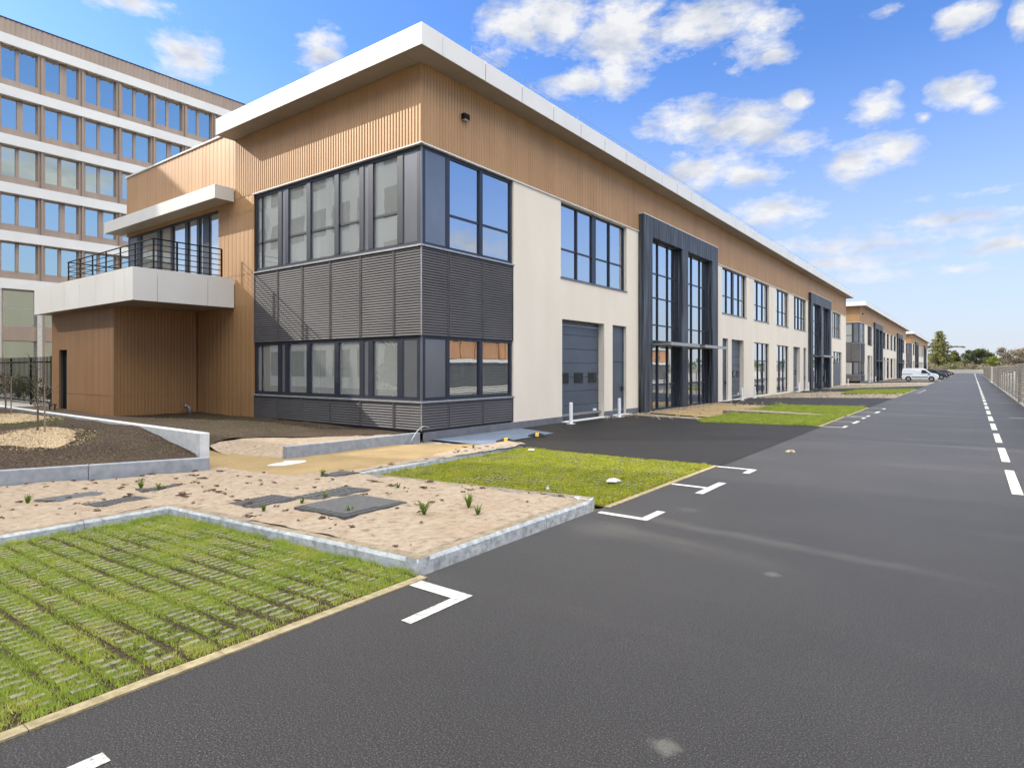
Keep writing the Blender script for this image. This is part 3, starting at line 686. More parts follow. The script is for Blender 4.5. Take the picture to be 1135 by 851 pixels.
# ------------------------------------------------------------------ turf pavers and grass
def turf(P,near,blocks=True,mat='grass_blade',dens=2600,h=(.02,.05),wid=.006,name='grass',light=None,seed=1,rowp=.21):
    quadsheet('turf_soil','turf_soil',P,.004,n=8)
    xs=[p[0] for p in P]; ys=[p[1] for p in P]; x0,x1,y0,y1=min(xs),max(xs),min(ys),max(ys)
    r=np.random.default_rng(seed)
    if blocks:
        mb=MB(); p=rowp/2; ny=int((y1-y0)/p); nx=int((x1-x0)/p)
        for j in range(ny):
            for i in range(nx):
                cx=x0+p*(i+.5)+random.uniform(-.006,.006); cy=y0+p*j+(.032 if j%2 else .073)+random.uniform(-.003,.003)
                if not inpoly(cx,cy,P) or cx>-3.88: continue
                if random.random()<.10+.35*nz(cx,cy,.9,1): continue
                z=g(cx)+.019+random.uniform(-.003,.004); a,b=.021,.033
                b*=random.uniform(.85,1.1)
                mb.box((cx-a,cy-b,z-.03),(cx+a,cy+b,z))
        o=mb.build('paver_block','paver'); tag(o,'rows of small pale concrete nubs showing through the grass of the parking bay','paver grid',kind='stuff')
    A=(x1-x0)*(y1-y0); n=int(A*dens)
    x=r.uniform(x0,x1,n); y=r.uniform(y0,y1,n)
    keep=np.array([inpoly(a,b,P) for a,b in zip(x,y)]); x=x[keep];y=y[keep]
    # thinner along the soil joints, patchy elsewhere
    cl=np.array([mn.noise((a*1.3,b*1.3,seed)) for a,b in zip(x,y)]); cl2=np.array([mn.noise((a*6,b*6,seed+5)) for a,b in zip(x,y)])
    ph=((y-y0)%rowp)/rowp; joint=np.minimum(ph,1-ph)<.12
    pr=np.clip(.85+.7*cl+.5*cl2,.2,1); 
    if blocks: pr=np.where(joint,pr*np.clip(.10+.5*cl,.04,.4),pr)
    if blocks:
        p=rowp/2; fx=((x-x0)/p)%1; jy=((y-y0)//p).astype(int)%2; oy=(y-y0)%p-np.where(jy==1,.032,.073); ox=(fx-.5)*p
        on=(np.abs(ox)<.022)&(np.abs(oy)<.034); pr=np.where(on,pr*np.clip(.38+1.3*cl+.5*cl2,.04,.9),pr)
    k=r.random(len(x))<pr; x=x[k];y=y[k];cl=cl[k];cl2=cl2[k]
    edge=np.minimum.reduce([x-x0,x1-x,y-y0,y1-y]); tall=np.where(edge<.16,1.7,1.)
    tall=np.where((x1-x)<.12,.9,tall)
    hh=r.uniform(h[0],h[1],len(x))*tall*(1+.6*cl2); an=r.uniform(0,2*np.pi,len(x)); le=r.uniform(.1,.9,len(x))*hh; la=r.uniform(0,2*np.pi,len(x))
    z=np.where(x>-4,0,-.0347*(-x-4))+.006
    w=wid*r.uniform(.7,1.4,len(x))
    a=np.stack([x-np.cos(an)*w/2,y-np.sin(an)*w/2,z],1); b=np.stack([x+np.cos(an)*w/2,y+np.sin(an)*w/2,z],1)
    c=np.stack([x+np.cos(la)*le,y+np.sin(la)*le,z+hh],1)
    V=np.stack([a,b,c],1).reshape(-1,3)
    o=np_mesh(name,V,3,mat); tag(o,near,'grass',kind='stuff'); return o
turf([(-8.53,-3.),(-3.83,-3.),(-3.83,3.78),(-8.53,3.78)],'green grass growing through the nearest parking bay at the lower left',dens=22000,h=(.013,.034),wid=.0052,seed=3)
turf([(-8.62,7.08),(-3.83,7.08),(-3.83,11.25),(-8.7,12.15)],'green grass in the parking bay beyond the sand bed, by the dark yard',dens=10000,h=(.016,.04),wid=.009,seed=5,mat='grass_light')
turf([(-7.9,21.6),(-3.83,20.8),(-3.83,25.6),(-7.9,26.2)],'first green grass bay beyond the dark asphalt yard',blocks=False,dens=3000,h=(.04,.09),wid=.016,seed=7)
turf([(-7.9,27.6),(-3.83,26.1),(-3.83,32.),(-7.9,33.6)],'second green grass bay beyond the dark asphalt yard',blocks=False,dens=2200,h=(.04,.1),wid=.018,seed=8)
turf([(-8.0,52.),(-3.83,52.),(-3.83,61.8),(-8.,61.8)],'far strip of green grass before the second yard',blocks=False,dens=400,h=(.04,.10),wid=.03,seed=9)
mb=MB(); mb.prism([(-3.85,25.65),(-3.85,26.05),(-8.5,27.5),(-8.5,26.25)],-.25,.02)
st(mb.build('divider_strip','rubble'))
# ------------------------------------------------------------------ painted marks
def mark(rects,name='parking_mark'):
    mb=MB()
    for x0,x1,y0,y1 in rects: mb.quad((x0,y0,.005),(x1,y0,.005),(x1,y1,.005),(x0,y1,.005))
    return st(mb.build(name,'marking_paint'))
w=.10
def Lm(y,dirn,x=-3.08): mark([(-3.735,x,y-.05,y+.05),(x-.10,x,y+.05 if dirn>0 else y-.62,y+.62 if dirn>0 else y-.05)])
mark([(-3.735,-3.16,3.56,3.70),(-3.26,-3.16,3.03,3.56)])
mark([(-3.26,-3.16,-.05,1.15),(-3.735,-3.26,.5,.6)])
mark([(-3.735,-3.07,6.74,6.85),(-3.18,-3.07,6.85,7.3)])
mark([(-3.735,-3.2,9.08,9.19),(-3.2,-3.08,8.65,9.7)])
mark([(-3.735,-3.05,11.2,11.3),(-3.16,-3.05,10.8,11.2)])
for y,d in ((20.9,1),(25.55,-1),(26.15,1),(31.9,-1),(52.2,1),(61.6,-1)): Lm(y,d)
for y in (23.2,29.0,54.6,57.,59.3): mark([(-3.735,-3.16,y-.05,y+.05),(-3.16,-3.04,y-.55,y+.55)])
mb=MB(); y=-.0
for k in range(-1,62):
    y=15.1+3.8*k
    mb.quad((.45,y,.005),(.58,y,.005),(.58,y+2.6,.005),(.45,y+2.6,.005))
st(mb.build('lane_line','marking_paint'))
mark([(1.05,1.85,yy,yy+.12) for yy in (16.2,28.6,40.6,53,65.5)])

# ------------------------------------------------------------------ soil, low walls
wa0=np.array([-12.2,6.2]); wa1=np.array([-16.45,-2.9]); wd=(wa1-wa0)/np.linalg.norm(wa1-wa0); wn=np.array([wd[1],-wd[0]])
if wn[0]>0: wn=-wn
def mound(x,y):
    q=np.array([x,y])-wa0; dist=q@wn; k=max(0,min(1,(dist-.15)/3.4)); k=k*k*(3-2*k)
    z=-.01+.43*k
    return z+nz(x,y,1.2,.03)*min(1,k*4+.2)+nz(x,y,5,.014)
e=wn*.14
P=[tuple(wa0+wn*.14+wd*.25),tuple(wa1+wn*.14),(-40,-2.9),(-40,6.3),(-13.0,6.3)]
sheetpoly('soil_bank','soil',[(P[0][0],P[0][1]),P[1],(-24,-2.9),(-24,6.3),(-13.0,6.3)],mound,.13)
sheet('soil_bed','soil',lin(-52,-24,20),lin(-2.9,6.3,10),lambda x,y:.42+nz(x,y,1,.04)-.4*max(0,(-x-44)/8))
sheetpoly('soil_bed','soil',[(-12.9,12.56),(-13.1,12.35),(-14.3,10.5),(-15.8,8.9),(-15.5,7.8),(-15.3,7.2),(-15.5,6.5),(-26,6.55),(-34,6.7),(-34,9.6),(-25.6,9.6),(-25.6,12.56)],lambda x,y:bedz(x,y,(-.02 if x>-24 else -.02+(-x-24)*.012)-.07*max(0,min(1,(x+19)/5)))+nz(x,y,1.5,.03)+nz(x,y,6,.015),.16)
sheet('paving','pale_paving',[-53,-50,-45,-40,-34.],[6.6,9,12,20,40.],lambda x,y:.06)
def lowwall(p,q,w,zt0,zt1,zb,label,mat,name='concrete_wall',segs=1):
    p=np.array(p);q=np.array(q);d=(q-p)/np.linalg.norm(q-p);n=np.array([-d[1],d[0]])*w/2
    mb=MB(); L=np.linalg.norm(q-p)
    for k in range(segs):
        s0=p+d*L*k/segs+d*(.004 if k else 0); s1=p+d*L*(k+1)/segs-d*(.004 if k<segs-1 else 0); za=zt0+(zt1-zt0)*k/segs; zb_=zt0+(zt1-zt0)*(k+1)/segs
        c=[s0-n,s1-n,s1+n,s0+n]; zz=[za,zb_,zb_,za]; m=len(mb.v)
        mb.v+=[(*map(float,a),zb) for a in c]+[(*map(float,a),z) for a,z in zip(c,zz)]
        for f in ((3,2,1,0),(4,5,6,7),(0,1,5,4),(1,2,6,5),(2,3,7,6),(3,0,4,7)): mb.f.append(tuple(m+i for i in f))
    mid=((p+q)/2); o=mb.build(name,mat,loc=(float(mid[0]),float(mid[1]),0),bevel=.012); tag(o,label,'low wall'); return o
lowwall(wa0+wn*.07,wa1+wn*.07,.15,.015,.0,-.5,'grey concrete kerb wall holding back the dark soil bank above the sand','concrete_wall',segs=5)
lowwall((-12.75,6.38),(-38,6.75),.2,.455,.455,-.4,'white topped garden wall running behind the soil bank towards the fence','concrete_white',segs=8)
lowwall((-12.70,8.2),(-12.70,12.46),.17,-.005,-.04,-.4,'low grey concrete wall beside the gravel path, running into the building corner','concrete_wall')
# ------------------------------------------------------------------ covers in the sand
def cover(c,u,v,label,parts=True,frame=.03):
    cx,cy=c; z=sandz(cx,cy)+.018
    name='manhole_cover'; e=empty(name,(cx,cy,z)); tag(e,label,'manhole cover','manhole covers in the sand bed')
    u=np.array(u);v=np.array(v); c0=np.array(c); sl=-.0 
    def pt(a,b,dz): q=c0+u*a+v*b; return (float(q[0]),float(q[1]),z+(q[0]-cx)*.0347+dz)
    mb=MB(); s=.97
    def slab(a0,a1,b0,b1,z0,z1):
        P=[pt(a0,b0,z0),pt(a1,b0,z0),pt(a1,b1,z0),pt(a0,b1,z0)]; Q=[pt(a0,b0,z1),pt(a1,b0,z1),pt(a1,b1,z1),pt(a0,b1,z1)]
        mb.poly(Q); 
        for i in range(4): j=(i+1)%4; mb.quad(P[i],P[j],Q[j],Q[i])
    slab(-.5,.5,-.5,.5,-.08,.0); mb.build('frame','concrete_wall',e)
    mb=MB()
    return e,slab,mb,pt
def mkcover(c,u,v,label,nl=1,bars=8):
    e=None
    cx,cy=c; z=sandz(cx,cy)+.014; e=empty('manhole_cover',(cx,cy,z)); tag(e,label,'manhole cover','covers and grates in the sand bed')
    u=np.array(u,float);v=np.array(v,float);c0=np.array(c,float)
    def pt(a,b,dz): q=c0+u*a+v*b; return (float(q[0]),float(q[1]),z+(q[0]-cx)*.03+dz)
    def slab(mb,a0,a1,b0,b1,z0,z1):
        P=[pt(a0,b0,z0),pt(a1,b0,z0),pt(a1,b1,z0),pt(a0,b1,z0)]; Q=[pt(a0,b0,z1),pt(a1,b0,z1),pt(a1,b1,z1),pt(a0,b1,z1)]
        mb.poly(Q)
        for i in range(4): j=(i+1)%4; mb.quad(P[i],P[j],Q[j],Q[i])
    mb=MB(); slab(mb,-.5,.5,-.5,.5,-.1,.004); mb.build('frame','iron_cover',e)
    for k in range(nl):
        a0=-.47+.94*k/nl; a1=-.47+.94*(k+1)/nl-.01; mb=MB(); slab(mb,a0,a1,-.47,.47,.0,.012)
        for i in range(bars):
            b=-.44+.88*i/bars; slab(mb,a0+.02,a1-.02,b,b+.5/bars,.012,.019)
        mb.build('lid','iron_cover',e)
    return e
mkcover((-6.32,5.02),(1.02,-.02),(.0,.98),'large dark square manhole cover lying clear on the sand, nearest the road',1,1)
mkcover((-7.72,4.68),(.62,.02),(-.03,.74),'dark slatted grate left of the large square manhole cover',1,10)
mkcover((-7.35,5.55),(.6,.02),(-.05,1.0),'double grate half covered with reddish dust behind the large square cover',2,9)
mkcover((-9.7,3.65),(.48,.02),(-.02,.72),'grey slatted grate in the sand close to the kerb of the nearest grass bay',1,12)
mkcover((-10.5,4.62),(.42,.02),(-.02,.72),'thin slatted grate with small plants beside it near the low concrete wall',1,12)
mkcover((-11.15,3.55),(.6,.1),(-.05,.85),'sunken pale grey cover with a ragged rim at the far left of the sand',1,1)
mkcover((-8.75,6.72),(.42,.0),(0.,.5),'small dark cover sunk in the sand at the corner by the gravel path',1,3)
# ------------------------------------------------------------------ young plants, dead weeds, litter
def tuft(n,h,seed):
    r=random.Random(seed); mb=MB()
    for i in range(n):
        a=r.uniform(0,6.28); L=h*r.uniform(.5,1.1); le=r.uniform(.15,.8)*L; w=.006
        c,s=math.cos(a),math.sin(a); p=[(c*.01,s*.01,0),(c*(.01+le*.4),s*(.01+le*.4),L*.65),(c*(.01+le),s*(.01+le),L*(.85 if le>.5*L else 1.))]
        for q,k in zip(p,p[1:]):
            w2=w*(.55 if k is p[2] else 1)
            mb.quad((q[0]-s*w,q[1]+c*w,q[2]),(q[0]+s*w,q[1]-c*w,q[2]),(k[0]+s*w2,k[1]-c*w2,k[2]),(k[0]-s*w2,k[1]+c*w2,k[2]))
        w=.006
    return mb
TP=[(-6.0,4.75,22,.10,'leafy tuft beside the front edge of the large square manhole cover'),
 (-5.15,5.15,44,.17,'fullest green tuft in the front half of the sand bed, nearest the kerb corner'),
 (-4.98,5.75,46,.17,'full green tuft behind the fullest one, towards the second grass bay'),
 (-4.62,5.5,30,.12,'medium green tuft closest to the tip of the sand bed'),
 (-7.15,4.32,26,.10,'low spreading tuft at the near corner of the dark slatted grate'),
 (-7.12,4.85,22,.09,'small tuft between the slatted grate and the large square cover'),
 (-7.15,5.25,20,.09,'tiny tuft behind the large square cover beside the dusty double grate'),
 (-6.9,6.35,18,.09,'small tuft at the back kerb near the second grass bay'),
 (-8.95,6.5,26,.12,'tuft by the small sunken cover near the gravel path'),
 (-11.0,4.45,40,.17,'tall tuft left of the thin slatted grate below the concrete wall'),
 (-10.35,4.45,36,.13,'dense tuft growing at the edge of the thin slatted grate'),
 (-11.2,2.98,36,.15,'leftmost green tuft on the sand, near the frame edge'),
 (-9.3,10.9,20,.10,'tuft on the sandy strip beside the yard, farthest from the camera'),
 (-9.05,10.1,18,.08,'small tuft on the sandy strip behind the second grass bay')]
for i,(x,y,n,h,lab) in enumerate(TP):
    o=tuft(n,h,i).build('young_plant','weed_green'); o.location=(x,y,sandz(x,y)-.005); tag(o,lab,'plant','young plants in the sand')
mb=MB()
for i in range(620):
    x,y=random.uniform(-15,-4.2),random.uniform(-1,12.4)
    if not inpoly(x,y,SP) or x>-4.2: continue
    s=random.uniform(.010,.035)
    if random.random()<.16: s*=1.9
    z=sandz(x,y); a=random.uniform(0,3.14)
    for k in range(int(3+s*170)):
        b=a+random.gauss(0,.8); px,py=x+random.gauss(0,s*.9),y+random.gauss(0,s*.5); L=random.uniform(.4,1.3)*s
        c,q=math.cos(b)*L,math.sin(b)*L; w=random.uniform(.002,.006); zz=z+random.uniform(.002,.02)
        mb.quad((px-c-q*.1,py-q,zz),(px-c,py-q+w,zz+.006),(px+c,py+q+w,zz+.01),(px+c,py+q-w*.4,zz-.004))
tag(mb.build('dead_weeds','dead_plant'),'withered brown weeds and bits of root scattered over the sand','dead weeds',kind='stuff')
def blob(x,y,z,r,h,mat,name,lab,cat,seed,sy=1.):
    rr=random.Random(seed); mb=MB(); n=11; rings=[]
    prof=[(1,0),(.9,.5),(.55,.9),(.2,1.)]
    sh=[rr.uniform(.6,1.25) for _ in range(n)]
    for q,(k,hh) in enumerate(prof):
        rings.append(len(mb.v))
        for i in range(n):
            a=6.283*i/n; mb.v.append((x+math.cos(a)*r*k*sh[i],y+math.sin(a)*r*sy*k*sh[i],z+h*hh*rr.uniform(.6,1.2)))
    for a,b in zip(rings,rings[1:]):
        for i in range(n): mb.f.append((a+i,a+(i+1)%n,b+(i+1)%n,b+i))
    mb.f.append(tuple(rings[-1]+i for i in range(n)))
    o=mb.build(name,mat,loc=(x,y,z)); return tag(o,lab,cat)
blob(-4.5,8.65,.03,.10,.045,'litter_white','plastic_bag','crumpled white plastic bag lying on the second grass bay','litter',1,1.3)
blob(-5.05,7.62,.0,.025,.05,'litter_white','paper_scrap','small upright white paper scrap in the grass behind the kerb tip','litter',2)
blob(-8.2,11.7,-.10,.10,.025,'litter_white','paper_scrap','flat white scrap at the back corner of the second grass bay','litter',3,.7)
blob(-3.1,14.1,.004,.11,.05,'rubble','stone','small dark broken lump lying alone on the open asphalt','stone',4,.7)
blob(-11.9,7.75,g(-11.9)+.016,.26,.02,'litter_white','spilled_plaster','white splash of dried plaster on the gravel path beside the low wall end','litter',5,1.5)
# rubble stones along verges
mb=MB()
def stone(mb,x,y,z,s):
    n=len(mb.v)
    P=[(0,0,1),(1,0,0),(0,1,0),(-1,0,0),(0,-1,0)]
    for a,b,c in P:
        j=random.uniform(.6,1.2); mb.v.append((x+a*s*j,y+b*s*j*random.uniform(.7,1.2),z+c*s*.7*j))
    for f in ((1,2),(2,3),(3,4),(4,1)): mb.f.append((n,n+f[0],n+f[1]))
for i in range(900):
    z_=random.random()
    if z_<.35: y=random.uniform(22.5,37); x=random.uniform(-12.5,-8.2) if random.random()<.5 else -12.3+abs(random.gauss(0,.35))
    elif z_<.75: x,y=random.uniform(-12.5,-3.9),random.uniform(43.5,52)
    elif z_<.9: x,y=random.uniform(-12.4,-4),random.uniform(75,95)
    else: x,y=random.uniform(-12.5,-8),random.uniform(52,62)
    stone(mb,x,y,g(x)+.0,random.uniform(.03,.11))
tag(mb.build('rubble_stones','rubble'),'loose pale stones and clods strewn along the verge in front of the buildings','rubble',kind='stuff')
mb=MB()
for i in range(2600):
    x,y=random.uniform(-20,-12.5),random.uniform(-2,6.1); 
    q=np.array([x,y])-wa0
    if q@wn<.25: continue
    s=random.uniform(.008,.026); stone(mb,x,y,mound(x,y),s)
tag(mb.build('soil_clods','soil'),'dark crumbs of soil and bark lying over the soil bank','soil clods',kind='stuff')
mb=MB()
for i in range(5200):
    if i<1600:
        x,y=random.uniform(-24,-13.4),random.uniform(6.8,12.3)
        if x>-15.5: continue
        z=-.03; L=random.uniform(.03,.08)
    else:
        x,y=random.uniform(-22,-13.6),random.uniform(4.2,6.2); 
        if nz(x,y,.8)<.05: continue
        z=mound(x,y); L=random.uniform(.02,.05)
    a=random.uniform(0,6.28); c,s=math.cos(a)*.006,math.sin(a)*.006
    mb.poly([(x-c,y-s,z),(x+c,y+s,z),(x+random.uniform(-.03,.03),y+random.uniform(-.03,.03),z+L)])
tag(mb.build('sprouting_grass','weed_green'),'sparse sprouting green weeds on the soil near the garden wall','weeds',kind='stuff')
# ------------------------------------------------------------------ mulch and saplings
def mulchmound(x,y,r,lab,seed):
    z=mound(x,y); mb=MB(); rr=random.Random(seed); rings=[]; n=26
    for q in range(7):
        k=1-q/6.5; rings.append(len(mb.v))
        for i in range(n):
            a=6.283*i/n; w=1+.15*math.sin(a*3+seed)+rr.uniform(-.05,.05); px_,py_=x+math.cos(a)*r*k*w*1.1,y+math.sin(a)*r*k*w*1.1; mb.v.append((px_,py_,mound(px_,py_)-.035+.19*(1-k**2)**1.3+rr.uniform(-.012,.012)))
    for a,b in zip(rings,rings[1:]):
        for i in range(n): mb.f.append((a+i,a+(i+1)%n,b+(i+1)%n,b+i))
    mb.f.append(tuple(rings[-1]+i for i in range(n)))
    o=mb.build('mulch_mound','mulch',loc=(x,y,z)); tag(o,lab,'mulch mound','heaps of wood chips round the saplings')
    ch=MB()
    for i in range(1500):
        a=rr.uniform(0,6.283); d=r*rr.random()**.45*1.3; px,py=x+math.cos(a)*d,y+math.sin(a)*d
        zz=mound(px,py)+max(.008,-.035+.19*(1-min(1,d/r/1.1)**2)**1.3+.012)
        c=rr.uniform(0,6.28); L=rr.uniform(.012,.034); u,v=math.cos(c)*L,math.sin(c)*L
        ch.quad((px-u,py-v,zz-rr.uniform(0,.01)),(px+v*.4,py-u*.4,zz+.005),(px+u,py+v,zz+rr.uniform(0,.014)),(px-v*.4,py+u*.4,zz))
    tag(ch.build('wood_chips','mulch',o),kind='stuff')
mulchmound(-15.9,4.4,.80,'pale wood chip mound in front, round the foot of the twin-stemmed sapling',1)
mulchmound(-20.6,5.0,1.0,'pale wood chip mound at the left edge, behind the nearer one',2)
def sapling(x,y,h,lab,seed):
    rr=random.Random(seed); e=empty('sapling',(x,y,mound(x,y))); tag(e,lab,'young tree','bare saplings on the soil bank'); z=mound(x,y)+.08
    mb=MB(); mb.tube([(x,y,z-.1),(x+.02,y,z+h*.35),(x-.03,y,z+h*.7),(x-.02,y,z+h)],[.022,.018,.012,.005],6); mb.build('trunk','bark',e)
    mb=MB(); mb.tube([(x+.17,y+.08,z-.1),(x+.15,y+.08,z+h*.72)],.016,6); mb.build('stake','stake_wood',e)
    mb=MB()
    for i in range(26):
        t=rr.uniform(.35,1); a=rr.uniform(0,6.28); L=rr.uniform(.15,.42)*(1.2-t*.5); p=[x-.02,y,z+h*t]
        pts=[tuple(p)]
        for k in range(4):
            p=[p[0]+math.cos(a)*L/4+rr.uniform(-.015,.015),p[1]+math.sin(a)*L/4,p[2]+L/4*rr.uniform(.5,1.5)]; pts.append(tuple(p))
            if k==2 and rr.random()<.8:
                b=a+rr.uniform(-1,1); mb.tube([tuple(p),(p[0]+math.cos(b)*L*.35,p[1]+math.sin(b)*L*.35,p[2]+L*.25)],[.003,.0015],4,False)
        mb.tube(pts,[.007,.006,.005,.004,.002],4,False)
    mb.build('branches','bark',e)
sapling(-15.9,4.4,1.45,'bare sapling with a stake standing in the front wood chip mound',3)
sapling(-20.6,5.0,1.5,'thin bare sapling farther back at the left edge of the frame',5)
# ------------------------------------------------------------------ bollards
def bollard(x,y,h=.80):
    z=g(x); e=empty('bollard',(x,y,z)); mb=MB(); mb.tube([(x,y,z),(x,y,z+h-.01)],.065,20); mb.tube([(x,y,z+h-.011),(x,y,z+h)],[.065,.05],20); o=mb.build('post','white_paint',e,smooth=False)
    mb=MB(); mb.box((x-.12,y-.12,z-.01),(x+.12,y+.12,z+.022)); mb.build('base_plate','white_paint',e); return e
BL=[(-11.95,19.6,'white bollard in front of the nearest sectional door, left of the pair'),(-12.0,23.6,'white bollard between the nearest sectional door and the narrow side door'),
(-11.8,40.3,'white bollard before the second sectional door, left of its pair'),(-12.1,44.2,'white bollard to the right of the second sectional door, by the tall window'),
(-12.1,57.8,'white bollard left of the third sectional door'),(-12.1,61.7,'white bollard right of the third sectional door, before the second portal'),
(-12.1,84.2,'white bollard at the far end of the nearest building'),(-11.8,101.5,'white bollard at the near corner of the middle building'),(-12,105.6,'white bollard before the first sectional door of the middle building'),(-12,109.8,'white bollard right of the first sectional door of the middle building')]
b0=None
for x,y,l in BL:
    if b0 is None: b0=bollard(x,y); o=b0; bz=WO[b0.name]
    else: o=copy_tree(b0); o.location=(x,y,g(x))
    tag(o,l,'bollard','white bollards beside the doors')
# ------------------------------------------------------------------ wheel stops
def wstop(x,y,lab,rz):
    z=g(x)+.024; e=empty('wheel_stop',(0,0,0)); tag(e,lab,'wheel stop','wheel stops at the edge of the yard')
    mb=MB(); L=.27
    for a0,a1 in ((-L,-.05),(.05,L)):
        t0=.3 if a0==-L else 1; t1=.3 if a1==L else 1
        sec=[(-.08,0),(-.055,.10),(.055,.10),(.08,0)]
        A=[(a0,p*.9 if t0<1 else p,q*t0) for p,q in sec]; Bq=[(a1,p*.9 if t1<1 else p,q*t1) for p,q in sec]
        for i in range(3): mb.quad(A[i],Bq[i],Bq[i+1],A[i+1])
        mb.poly(A); mb.poly(Bq[::-1])
    mb.build('rubber_block','rubber_black',e)
    mb=MB(); sec=[(-.082,0),(-.057,.104),(.057,.104),(.082,0)]; A=[(-.05,p,q) for p,q in sec]; Bq=[(.05,p,q) for p,q in sec]
    for i in range(3): mb.quad(A[i],Bq[i],Bq[i+1],A[i+1])
    mb.poly(A); mb.poly(Bq[::-1]); mb.build('yellow_marker','yellow_paint',e)
    e.location=(x,y,z); e.rotation_euler=(0,0,rz)
wstop(-10.05,13.15,'black rubber wheel stop with a yellow middle, the nearer one',R(25))
wstop(-10.2,14.85,'black rubber wheel stop with a yellow middle, the farther one',R(25))
# conduit hoop and pipe stub
mb=MB(); pts=[]
for k in range(11):
    t=k/10; pts.append((-12.5+.0*t,11.95+.75*t,g(-12.5)+.02+.42*math.sin(min(1,t*1.35)*math.pi/2)-(.05*(t-.74)*4 if t>.74 else 0)))
pts[0]=(-12.5,11.93,g(-12.5)-.03)
o=mb.tube(pts,.015,8).build('cable_conduit','galvanised',smooth=True); tag(o,'curved white cable conduit rising from the ground beside the building corner','conduit')
mb=MB(); mb.tube([(-25.3,12.05,-.05),(-25.3,12.05,.22),(-25.3,11.9,.28)],.07,12); mb.tube([(-25.3,11.9,.28),(-25.3,11.84,.29)],.085,12)
o=mb.build('drain_pipe','galvanised',smooth=True); tag(o,'short grey pipe stub sticking out of the soil at the inner corner of the cladding','pipe')
mb=MB()
for x in (-31.0,-30.4): mb.tube([(x,9.0,.02),(x,9.0,.30)],.025,6); mb.tube([(x,8.7,.02),(x,9.2,.02)],.02,6)
mb.tube([(-31.15,9.0,.30),(-30.25,9.0,.30)],.03,6)
o=mb.build('metal_stand','dark_steel'); tag(o,'small low black metal stand on the ground at the service door','stand')
# ------------------------------------------------------------------ railing fence on the left
F=empty('railing_fence',(-33,9.7,.05)); tag(F,'black steel railing fence with upright bars joining the bronze store','fence')
mb=MB(); x=-33.0; mb.box((x-.09,9.64,.0),(x+.03,9.76,2.35))
mb.build('post','dark_steel',F)
for xx in (-36.,-39.,-42.,-45.,-48.):
    m=MB(); m.box((xx-.03,9.67,0),(xx+.03,9.73,2.3)); m.build('post','dark_steel',F)
mb=MB(); mb.box((-48,9.68,.22),(-33,9.72,.28)); mb.box((-48,9.68,2.05),(-33,9.72,2.11)); mb.build('rail','dark_steel',F)
mb=MB(); x=-33.2
while x>-48: mb.box((x-.012,9.655,.15),(x+.012,9.679,2.32)); x-=.19
mb.build('bars','dark_steel',F)
def kerbbox(): 
    mb=MB(); mb.box((-34,9.9,-.1),(-52,10.2,.14)); st(mb.build('kerb','concrete_pale'))
kerbbox()
def leaves(name,mat,pts,size,parent=None,loc=(0,0,0),seed=0,flat=.0,label=None,cat=None):
    r=np.random.default_rng(seed); pts=np.array(pts); n=len(pts)
    u=r.normal(size=(n,3)); u[:,2]*=(1-flat); u/=np.linalg.norm(u,axis=1)[:,None]
    v=r.normal(size=(n,3)); v-= (v*u).sum(1)[:,None]*u; v/=np.linalg.norm(v,axis=1)[:,None]
    s=size*r.uniform(.5,1.3,n)[:,None]
    V=np.stack([pts-u*s,pts+v*s*.55,pts+u*s,pts-v*s*.55],1).reshape(-1,3)
    return np_mesh(name,V,4,mat,parent,loc)
def ell(r,n,c,ra):
    p=r.normal(size=(n,3)); p/=np.linalg.norm(p,axis=1)[:,None]; p*=(r.random(n)[:,None]**.45)
    return np.array(c)+p*np.array(ra)
r=np.random.default_rng(3)
def shrub(x,y,w,h,lab,seed,mat='leaf_dark'):
    r=np.random.default_rng(seed); P=[]
    for k in range(9): P.append(ell(r,110,(x+r.normal()*w*.4,y+r.normal()*w*.3,h*r.uniform(.25,.75)),(w*.35,w*.35,h*.25)))
    P=np.concatenate(P); P[:,2]=np.maximum(P[:,2],.05); e=empty('shrub',(x,y,0.05)); tag(e,lab,'shrub','shrubs behind the railing fence')
    leaves('foliage',mat,P,.07,e,(x,y,0.05),seed)
    m=MB()
    for k in range(5): m.tube([(x,y,.02),(x+random.uniform(-.4,.4)*w,y+random.uniform(-.3,.3)*w,h*.6)],[.03,.01],5)
    m.build('stem','bark',e)
shrub(-44.5,11.4,1.5,1.5,'dark green shrub behind the railing fence at the left edge',1)
shrub(-41.6,12.0,1.2,.9,'lower dark shrub behind the railing fence, nearer the bronze store',2)
shrub(-47.5,12.2,1.6,1.8,'taller shrub before the ground floor glass of the office block',3)
# ------------------------------------------------------------------ slatted fence on the right
FR=empty('slatted_fence',(1.98,40,0)); tag(FR,'grey brown horizontal slat fence running along the right side of the road','fence')
def panelmesh(L):
    mb=MB()
    for k in range(14):
        z=.10+k*.135; mb.box((-.02,.03,z),(.02+.012*(k%2),L-.03,z+.07))
    return mb
proto=None; S=4.0; y=-7.2
while y<176:
    if proto is None: proto=panelmesh(S); o=proto.build('slat_panel','fence_slat'); p0=o
    else: o=p0.copy(); COL.objects.link(o)
    o.parent=FR; o.location=(1.98-1.98,y-40,0); y+=S
y=-7.2; p1=None
while y<176:
    if p1 is None:
        mb=MB(); mb.box((-.05,-.035,0),(.05,.035,2.0)); o=mb.build('post','fence_pillar'); p1=o
    else: o=p1.copy(); COL.objects.link(o)
    o.parent=FR; o.location=(0,y-40,0); y+=S
for k,y in enumerate((8.8,40.8,72.8,104.8,127.)):
    mb=MB(); mb.box((1.86,y-.13,0),(2.12,y+.13,1.98)); mb.box((1.83,y-.16,1.98),(2.15,y+.16,2.04)); mb.build('pillar','fence_pillar',FR)
mb=MB(); mb.box((1.90,-7,-.05),(2.06,176,.07)); mb.build('footing','concrete_pale',FR)
